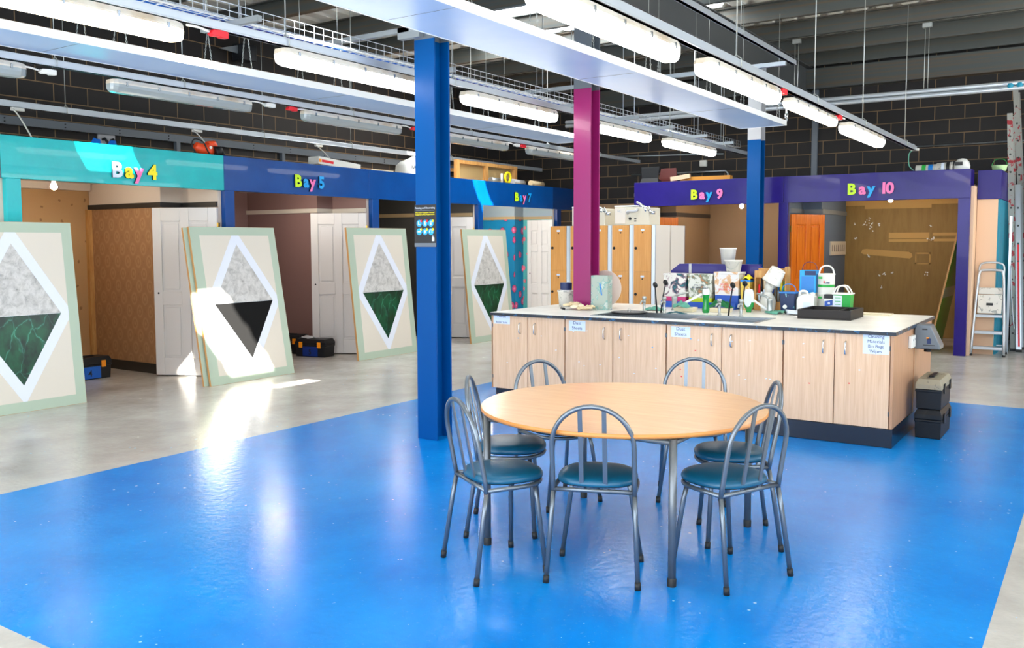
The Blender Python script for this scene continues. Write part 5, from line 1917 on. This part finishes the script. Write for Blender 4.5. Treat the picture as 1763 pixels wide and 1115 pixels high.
for z in (0.13, 0.345, 0.575):
    f = z / 1.19
    x = 0.2 * f
    w = hw0 + (hw1 - hw0) * f
    B().box(x + 0.0, -w + 0.016, z - 0.04, x + 0.13, w - 0.016, z).build('tread', 'galv_pale', t, bevel=0.004)
o = B().cbox((0.125, 0, 0.72), (0.025, 0.30, 0.26), 0, Matrix.Rotation(0.15, 3, 'Y')).build('platform', 'white_dirty', t, bevel=0.004)
B().cbox((0.107, 0, 0.72), (0.004, 0.08, 0.035), 0, Matrix.Rotation(0.15, 3, 'Y')).build('slot_label', 'ink_black', t)
B().cbox((0.2, 0, 0.9), (0.05, 0.29, 0.09)).build('tray', 'white_dirty', t)
for y in (-hw0, hw0):
    B().cyl((0, y, 0), (0.004, y * 0.995, 0.03), 0.02, 8).build('foot_cap', 'rubber', t)
    B().cyl((0.42, y * 0.95, 0), (0.416, y * 0.945, 0.03), 0.018, 8).build('foot_cap', 'rubber', t)


def ladder(x, y0, y1, zt, w, xr, lab, stripe=True, holes=True, splat=False, dxt=0.35):
    """ladder seen edge on: two stiles and rungs, leaning to +X and +Y"""
    t = thing('ladder', lab, 'ladder', (x, y0, 0), group='ladders leaning at the right')
    for k in range(2):
        b = B()
        dx = k * w
        b.loft([[(dx - 0.014, -0.035, 0.03), (dx + 0.014, -0.035, 0.03), (dx + 0.014, 0.035, 0.03), (dx - 0.014, 0.035, 0.03)],
                [(dx + dxt - 0.014, y1 - y0 - 0.035, zt), (dx + dxt + 0.014, y1 - y0 - 0.035, zt), (dx + dxt + 0.014, y1 - y0 + 0.035, zt), (dx + dxt - 0.014, y1 - y0 + 0.035, zt)]], 0, False)
        st = b.build('stile', 'galv' if not splat else 'splat_steel', t)
        B().box(dx - 0.02, -0.04, 0, dx + 0.02, 0.04, 0.04).build('foot_cap', 'rubber', st)
        if stripe and k == 0:
            b = B()
            b.loft([[(dx - 0.016, -0.012, 0.08), (dx - 0.0145, -0.012, 0.08), (dx - 0.0145, 0.012, 0.08), (dx - 0.016, 0.012, 0.08)],
                    [(dx + dxt - 0.016, y1 - y0 - 0.012, zt * 0.98), (dx + dxt - 0.0145, y1 - y0 - 0.012, zt * 0.98), (dx + dxt - 0.0145, y1 - y0 + 0.012, zt * 0.98), (dx + dxt - 0.016, y1 - y0 + 0.012, zt * 0.98)]], 0, False)
            b.build('stripe', 'red', st)
    n = int(zt / 0.26)
    for i in range(1, n):
        f = (i * 0.26) / zt
        p = (f * dxt, (y1 - y0) * f, i * 0.26)
        o = B().cyl((p[0] - 0.018, p[1], p[2]), (p[0] + w + 0.014, p[1], p[2]), 0.015, 8).build('rung', 'rung_dark', t)
    return t


splash('splat_steel', (150, 152, 146), [(150, 30, 40)], 9.0, 0.45)
mat('rung_dark', (60, 62, 60), 0.4, 0.5)
ladder(14.72, 1.015, 1.13, 2.42, 0.36, 0.3, 'aluminium ladder with a red stripe on its stile at the right edge')
ladder(14.80, 1.095, 1.265, 3.46, 0.36, 0.3, 'tall paint-spattered ladder rising above the purple header at the right', False, True, True, 0.25)
ladder(15.5, 0.96, 1.26, 3.90, 0.36, 0.3, 'tallest ladder reaching up to the pipe clips at the right edge', False, True, True, 0.25)
t = thing('ladder_pole', 'slim aluminium pole with a sliding stay left of the red striped ladder', 'pole', (14.45, 1.15, 0))
B().box(-0.012, -0.016, 0, 0.012, 0.016, 1.95).build('pole', 'galv', t)
B().tube(cr([(-0.03, -0.02, 1.25), (-0.035, -0.035, 0.9), (-0.03, -0.07, 0.5), (-0.02, -0.09, 0.35)]), 0.009, 8).build('stay', 'galv', t)
t = thing('blue_board', 'blue edged board leaning behind the ladders at the right edge', 'board', (15.12, 0.35, 0))
B().box(0, 0, 0.0, 0.05, 0.5, 0.95).build('panel', 'tool_blue', t)
# green board in bay 10
t = thing('green_board', 'green painted board with a raw edge leaning inside Bay 10', 'board', (14.10, 2.13, 0))
b = B()
lx = 0.95
q = [(0, 0, 0), (0, -0.022, 0), (0, -0.37, 1.78), (0, -0.348, 1.78)]
b.loft([[(p[0], p[1], p[2]) for p in q], [(p[0] + lx, p[1] - 0.02, p[2]) for p in q]], 0, False)
b.build('panel', 'board_edge', t)
for nm, z0, z1, m in (('green_face', 0.02, 0.78, 'leaf_green'), ('white_band', 0.78, 0.93, 'sage'), ('green_face', 0.93, 1.76, 'leaf_green')):
    mat('leaf_green', (70, 158, 20), 0.35)

    def pt_(x_, z_):
        return (x_, -0.022 - 0.348 * z_ / 1.78 - 0.002 - 0.02 * x_ / lx, z_)
    b = B()
    v = [pt_(0.01, z0), pt_(lx - 0.01, z0), pt_(lx - 0.01, z1), pt_(0.01, z1)]
    b.poly(v)
    o = b.build(nm, m, t)
    o.modifiers.new('thick', 'SOLIDIFY').thickness = 0.001

# pasting tables in the bays
for x, y, lab in ((13.0, 9.75, 'folding pasting table with a white top inside Bay 7'), (10.3, 9.6, 'folding pasting table in the bay behind the blue column')):
    t = thing('pasting_table', lab, 'table', (x, y, 0), group='pasting tables in the bays')
    B().box(-0.55, -0.28, 0.76, 0.75, 0.28, 0.785).build('top', 'edge_white', t)
    for sx_ in (-0.45, 0.62):
        b = B()
        for s in (-1, 1):
            b.tube([(sx_, s * 0.24, 0.0), (sx_, s * 0.2, 0.76)], 0.015, 6)
            b.tube([(sx_, s * 0.2, 0.74), (sx_ + (0.2 if sx_ < 0 else -0.2), s * 0.2, 0.45), (sx_, s * 0.22, 0.35)], 0.01, 6)
        b.cyl((sx_, -0.21, 0.3), (sx_, 0.21, 0.3), 0.012, 6)
        b.build('leg_frame', 'dark_wood', t)

# ------------------------------------------------------------------ things on top of the bays
TZ = 2.421
# orange sander
t = thing('power_tool', 'orange and black power tool with its cable on top of Bay 4', 'power tool', (6.95, 9.0, TZ))
B().box(-0.18, -0.1, 0, 0.2, 0.14, 0.2).build('case', 'black_plastic', t)
b = B()
b.tube([(-0.15, 0, 0.33), (-0.08, 0, 0.29), (0.02, 0, 0.28), (0.08, 0, 0.27)], [0.04, 0.07, 0.085, 0.07], 14)
b.tube([(0.02, 0, 0.34), (0.1, 0, 0.36), (0.15, 0, 0.28)], [0.05, 0.05, 0.04], 12)
b.build('housing', 'tool_orange' if 'tool_orange' in MATS else mat('tool_orange', (236, 76, 30), 0.4), t)
b = B()
b.tube([(0.06, -0.05, 0.26), (0.13, -0.05, 0.27), (0.19, -0.04, 0.21)], [0.07, 0.075, 0.05], 14)
b.build('motor', 'black_plastic', t)
B().cyl((0.0, -0.09, 0.31), (0.0, -0.082, 0.31), 0.018, 12).build('badge', 'white_plastic', t)
B().tube(cr([(-0.14, -0.02, 0.2), (-0.2, 0, 0.32), (-0.16, 0, 0.4), (-0.08, -0.05, 0.37), (-0.05, -0.09, 0.27), (0.0, -0.09, 0.2)]), 0.008, 8).build('cable', 'rubber', t)
# blue rag
b = B()
n = 24
rr = random.Random(8)
A = [b.vert((i / n * 0.62, 0, 0.0)) for i in range(n + 1)]
C = [b.vert((i / n * 0.62, 0.03 * math.sin(i), 0.20 + (0.10 if i in (3, 4, 5) else 0.09 if 10 <= i <= 13 else 0.03) * rr.uniform(0.7, 1.0))) for i in range(n + 1)]
for i in range(n):
    b.face((A[i], A[i + 1], C[i + 1], C[i]), 0, True)
o = b.build('blue_rag', 'toolbox_blue', loc=(5.42, 8.95, TZ))
o.modifiers.new('thick', 'SOLIDIFY').thickness = 0.05
tag(o, 'crumpled bright blue rag on top of Bay 4 below the socket', 'rag')
# white box on bay 5
t = thing('lamp_box', 'flat white carton with red print on top of Bay 5', 'box', (8.74, 9.0, TZ + 0.185))
o = B().cbox((0.4, 0.05, 0.085), (0.82, 0.2, 0.1), 0, Matrix.Rotation(0.07, 3, 'Y')).build('carton', 'white_plastic', t)
b = B()
b.cbox((0.16, -0.052, 0.10), (0.22, 0.002, 0.035), 0, Matrix.Rotation(0.07, 3, 'Y'))
b.cbox((0.02, -0.052, 0.11), (0.04, 0.002, 0.045), 1, Matrix.Rotation(0.07, 3, 'Y'))
b.build('print', ['red', 'latch_orange'], t)
o = B().box(8.6, 8.9, TZ, 9.7, 9.3, TZ + 0.19).build('timber_offcut', 'pine')
tag(o, 'timber packing under the white carton on Bay 5', 'timber')
o = B().box(9.72, 8.9, TZ, 10.2, 9.25, 2.66).build('book', 'ivory')
tag(o, 'thin pale book on top of the bays left of the white sack', 'book')
# sack
t = thing('plaster_sack', 'white sack with dark lettering on top of the bays left of the blue column', 'sack', (10.84, 9.1, TZ))
rings = []
for z, w, d in ((0.0, 0.26, 0.16), (0.06, 0.29, 0.18), (0.22, 0.29, 0.18), (0.36, 0.27, 0.16), (0.42, 0.20, 0.12), (0.46, 0.10, 0.06), (0.50, 0.06, 0.02), (0.52, 0.03, 0.01)):
    rings.append([(w * math.copysign(abs(math.cos(u)) ** 0.7, math.cos(u)) + (0.06 if z > 0.46 else 0), d * math.copysign(abs(math.sin(u)) ** 0.7, math.sin(u)), z) for u in [i * 2 * PI / 24 for i in range(24)]])
B().loft(rings).build('sack', 'white_plastic', t)
b = B()
b.text('RAHAM A', 0.082, MY((-0.20, -0.182, 0.31)), 0, 0.001, 0.0, 'LEFT')
b.build('lettering', 'ink_black', t)
# wooden crate frame
t = thing('timber_crate', 'open timber frame crate on top of Bay 7', 'crate', (12.35, 9.35, TZ))
b = B()
for x in (0.0, 0.86, 1.80):
    b.box(x, 0, 0, x + 0.09, 0.06, 0.54)
b.box(0, 0, 0.54, 1.9, 0.06, 0.6)
b.box(0, 1.2, 0.54, 1.9, 1.26, 0.6)
b.box(1.84, 0.06, 0.54, 1.9, 1.2, 0.6)
b.build('frame', 'pine', t)
B().box(0.02, 0.062, 0.05, 1.86, 0.075, 0.54).build('back_sheet', 'beige_wall', t)
# rolls and tape
for k, (x, y, ln, m, lab) in enumerate(((12.95, 9.06, 0.55, 'galv', 'grey tube lying on top of Bay 7, upper left one'), (13.55, 9.0, 0.45, 'pale_steel', 'pale tube lying on top of Bay 7, middle one'), (14.08, 8.95, 0.5, 'tan_cloth', 'tan tube lying on top of Bay 7, right one'))):
    t = thing('paper_roll', lab, 'roll', (x, y, 2.69), group='tubes on top of Bay 7')
    B().cyl((0, 0, 0.0), (ln, 0.05, 0.0), 0.05, 14).build('roll', m, t)
    B().cyl((ln - 0.005, 0.05, 0), (ln + 0.002, 0.05, 0), 0.03, 12).build('core', 'ink_black', t)
o = B().box(12.75, 8.84, TZ, 14.9, 9.2, 2.64).build('shelf_board', 'beige_wall')
tag(o, 'board carrying the tubes on top of Bay 7', 'board')
t = thing('tape_roll', 'bright yellow tape ring on top of Bay 7', 'tape', (13.25, 8.9, 2.64))
b = B()
b.tube([(0.085 * math.cos(u), 0, 0.1 + 0.085 * math.sin(u)) for u in [i * PI / 12 for i in range(24)]], 0.022, 8, closed=True)
b.build('ring', 'yellow', t)
o = B().cyl((13.06, 8.9, 2.64), (13.06, 8.9, 2.80), 0.022, 10).build('white_tube', 'white_plastic')
tag(o, 'small white upright tube left of the yellow tape', 'tube')

# on top of the purple bays
t = thing('stacked_chair', 'black plastic chair seen from behind on top of Bay 9', 'chair', (14.0, 6.5, TZ))
b = B()
b.loft([[(0.0, -0.17, 0.44), (0.03, -0.17, 0.44), (0.03, 0.17, 0.44), (0.0, 0.17, 0.44)], [(-0.02, -0.15, 0.25), (0.01, -0.15, 0.25), (0.01, 0.15, 0.25), (-0.02, 0.15, 0.25)], [(-0.05, -0.18, 0.15), (0.2, -0.18, 0.15), (0.2, 0.18, 0.15), (-0.05, 0.18, 0.15)]], 0, False)
b.build('shell', 'black_plastic', t, bevel=0.02)
b = B()
for y in (-0.17, 0.17):
    b.tube([(-0.04, y, 0.0), (0.0, y * 0.95, 0.2)], 0.012, 8)
    b.tube([(0.24, y, 0.0), (0.18, y * 0.95, 0.16)], 0.012, 8)
b.build('leg_frame', 'rubber', t)
t = thing('stacked_chair', 'dark red plastic chair next to the black chair on top of Bay 9', 'chair', (14.28, 6.29, TZ))
mat('dark_red', (90, 26, 22), 0.4)
b = B()
b.loft([[(0.0, -0.14, 0.43), (0.03, -0.14, 0.43), (0.03, 0.14, 0.43), (0.0, 0.14, 0.43)], [(-0.03, -0.17, 0.2), (0.01, -0.17, 0.2), (0.01, 0.17, 0.2), (-0.03, 0.17, 0.2)], [(-0.05, -0.17, 0.16), (0.2, -0.17, 0.16), (0.2, 0.17, 0.16), (-0.05, 0.17, 0.16)]], 0, False)
b.build('shell', 'dark_red', t, bevel=0.015)
b = B()
for y in (-0.16, 0.16):
    b.tube([(-0.03, y, 0.0), (0.0, y * 0.95, 0.17)], 0.012, 8)
    b.tube([(0.22, y, 0.0), (0.18, y * 0.95, 0.16)], 0.012, 8)
b.build('leg_frame', 'rubber', t)
mat('plank_orange', (214, 146, 50), 0.5)
o = B().box(14.0, 5.1, TZ + 0.16, 14.12, 5.95, TZ + 0.245).build('timber_plank', 'plank_orange')
tag(o, 'orange timber length on top of Bay 9', 'plank', 'planks on top of Bay 9')
o = B().box(13.98, 5.2, TZ, 14.25, 6.1, TZ + 0.159).build('timber_plank', 'pine')
tag(o, 'lower pale timber under the orange length on Bay 9', 'plank', 'planks on top of Bay 9')
o = B().cbox((13.93, 5.92, TZ + 0.235), (0.05, 0.34, 0.07), 0, Matrix.Rotation(-0.12, 3, 'X')).build('timber_plank', 'peach_wall')
tag(o, 'short tilted timber on the left of the planks on Bay 9', 'plank', 'planks on top of Bay 9')


def lying_tub(y, ln, r, lab, m1, m2, m3):
    t = thing('paint_tub', lab, 'tub', (14.0, y, 2.54 + r - 0.001), group='tubs lying on top of Bay 10')
    b = B()
    b.T = Matrix.Rotation(PI / 2, 4, 'X')
    b.lathe([(0.0, -ln / 2), (r * 0.94, -ln / 2), (r, ln / 2 - 0.01), (r * 1.05, ln / 2 - 0.01), (r * 1.05, ln / 2), (0.0, ln / 2)], (0, 0, 0), 22)
    b.build('tub', m1, t)
    b = B()
    b.T = Matrix.Rotation(PI / 2, 4, 'X')
    b.lathe([(r * 0.965, -ln * 0.2), (r * 0.985, ln * 0.0)], (0, 0, 0), 22)
    b.build('green_band' if m2 == 'green' else 'label_band', m2, t)
    b = B()
    b.T = Matrix.Rotation(PI / 2, 4, 'X')
    b.lathe([(r * 0.99, ln * 0.12), (r * 1.005, ln * 0.34)], (0, 0, 0), 22)
    b.build('label_band', m3, t)


o = B().box(13.86, 1.64, TZ, 14.2, 2.5, 2.54).build('shelf_board', 'beige_wall')
tag(o, 'board under the tubs on top of Bay 10', 'board')
lying_tub(2.20, 0.27, 0.075, 'white tub with green and blue bands lying on top of Bay 10', 'white_plastic', 'green', 'tool_blue')
lying_tub(1.96, 0.20, 0.085, 'white tub with black print lying on top of Bay 10, right of the banded tub', 'white_dirty', 'paper_white', 'ink_black')
t = thing('safety_helmet', 'white helmet-shaped tub end with a black label at the corner of Bay 10', 'tub', (14.02, 1.745, 2.541))
b = B()
b.T = Matrix.Translation((0, 0, 0.105))
b.lathe([(0.0, 0.11), (0.05, 0.1), (0.09, 0.06), (0.105, 0.0), (0.1, -0.06), (0.07, -0.104), (0.0, -0.104)], (0, 0, 0), 24)
b.build('shell', 'white_plastic', t)
B().box(-0.107, -0.02, 0.11, -0.095, 0.08, 0.16).build('label', 'ink_black', t)
t = thing('small_bucket', 'pale green bucket with a raised wire handle on the set-back purple header', 'bucket', (14.45, 1.32, 2.586))
mat('pale_green', (186, 224, 170), 0.4)
B().lathe([(0.0, 0.0), (0.085, 0.0), (0.1, 0.07), (0.105, 0.075), (0.1, 0.08), (0.083, 0.01), (0.0, 0.01)], (0, 0, 0), 24).build('bucket', 'pale_green', t)
B().tube(cr([(0, 0.1, 0.07), (0, 0.08, 0.13), (0, 0.04, 0.165), (0, -0.04, 0.165), (0, -0.08, 0.13), (0, -0.1, 0.07)]), 0.004, 6).build('handle', 'green', t)
t = thing('power_lead', 'pale lead looping down from the far rail end onto Bay 10', 'cable', (13.35, 2.25, 2.86), group='white leads from the cable rail')
B().tube(cr([(0, 0, 0), (0.05, 0.08, -0.06), (0.3, 0.12, -0.2), (0.55, 0.1, -0.255)]), 0.007, 8).build('lead', 'cloth_teal', t)
B().cbox((0, 0, -0.01), (0.05, 0.1, 0.03)).build('plug', 'white_plastic', t)

# small fittings noticed at the edges
t = thing('brush_rack', 'pale slotted rack on the slate side wall inside Bay 10', 'rack', (15.15, 3.808, 1.37))
B().box(0, -0.022, 0, 1.0, 0, 0.23).build('plate', 'cream_trim', t)
b = B()
for k in range(7):
    b.box(0.08 + k * 0.13, -0.0235, 0.06, 0.11 + k * 0.13, -0.0221, 0.17)
b.build('slot', 'ink_black', t)
o = B().box(3.3, 8.86, 0, 4.42, 8.90, 2.05).build('white_board', 'edge_white')
tag(o, 'plain white board at the left edge, behind the teal post', 'board')
mat('maroon', (96, 28, 44), 0.5)
o = B().box(4.40, 8.93, 0, 4.46, 8.99, 2.35).build('maroon_upright', 'maroon')
tag(o, 'maroon upright at the left edge behind the teal post', 'upright')
B().box(-0.16, 0.0, 3.21, -0.102, 0.22, 3.30).build('bracket', 'galv', c1)
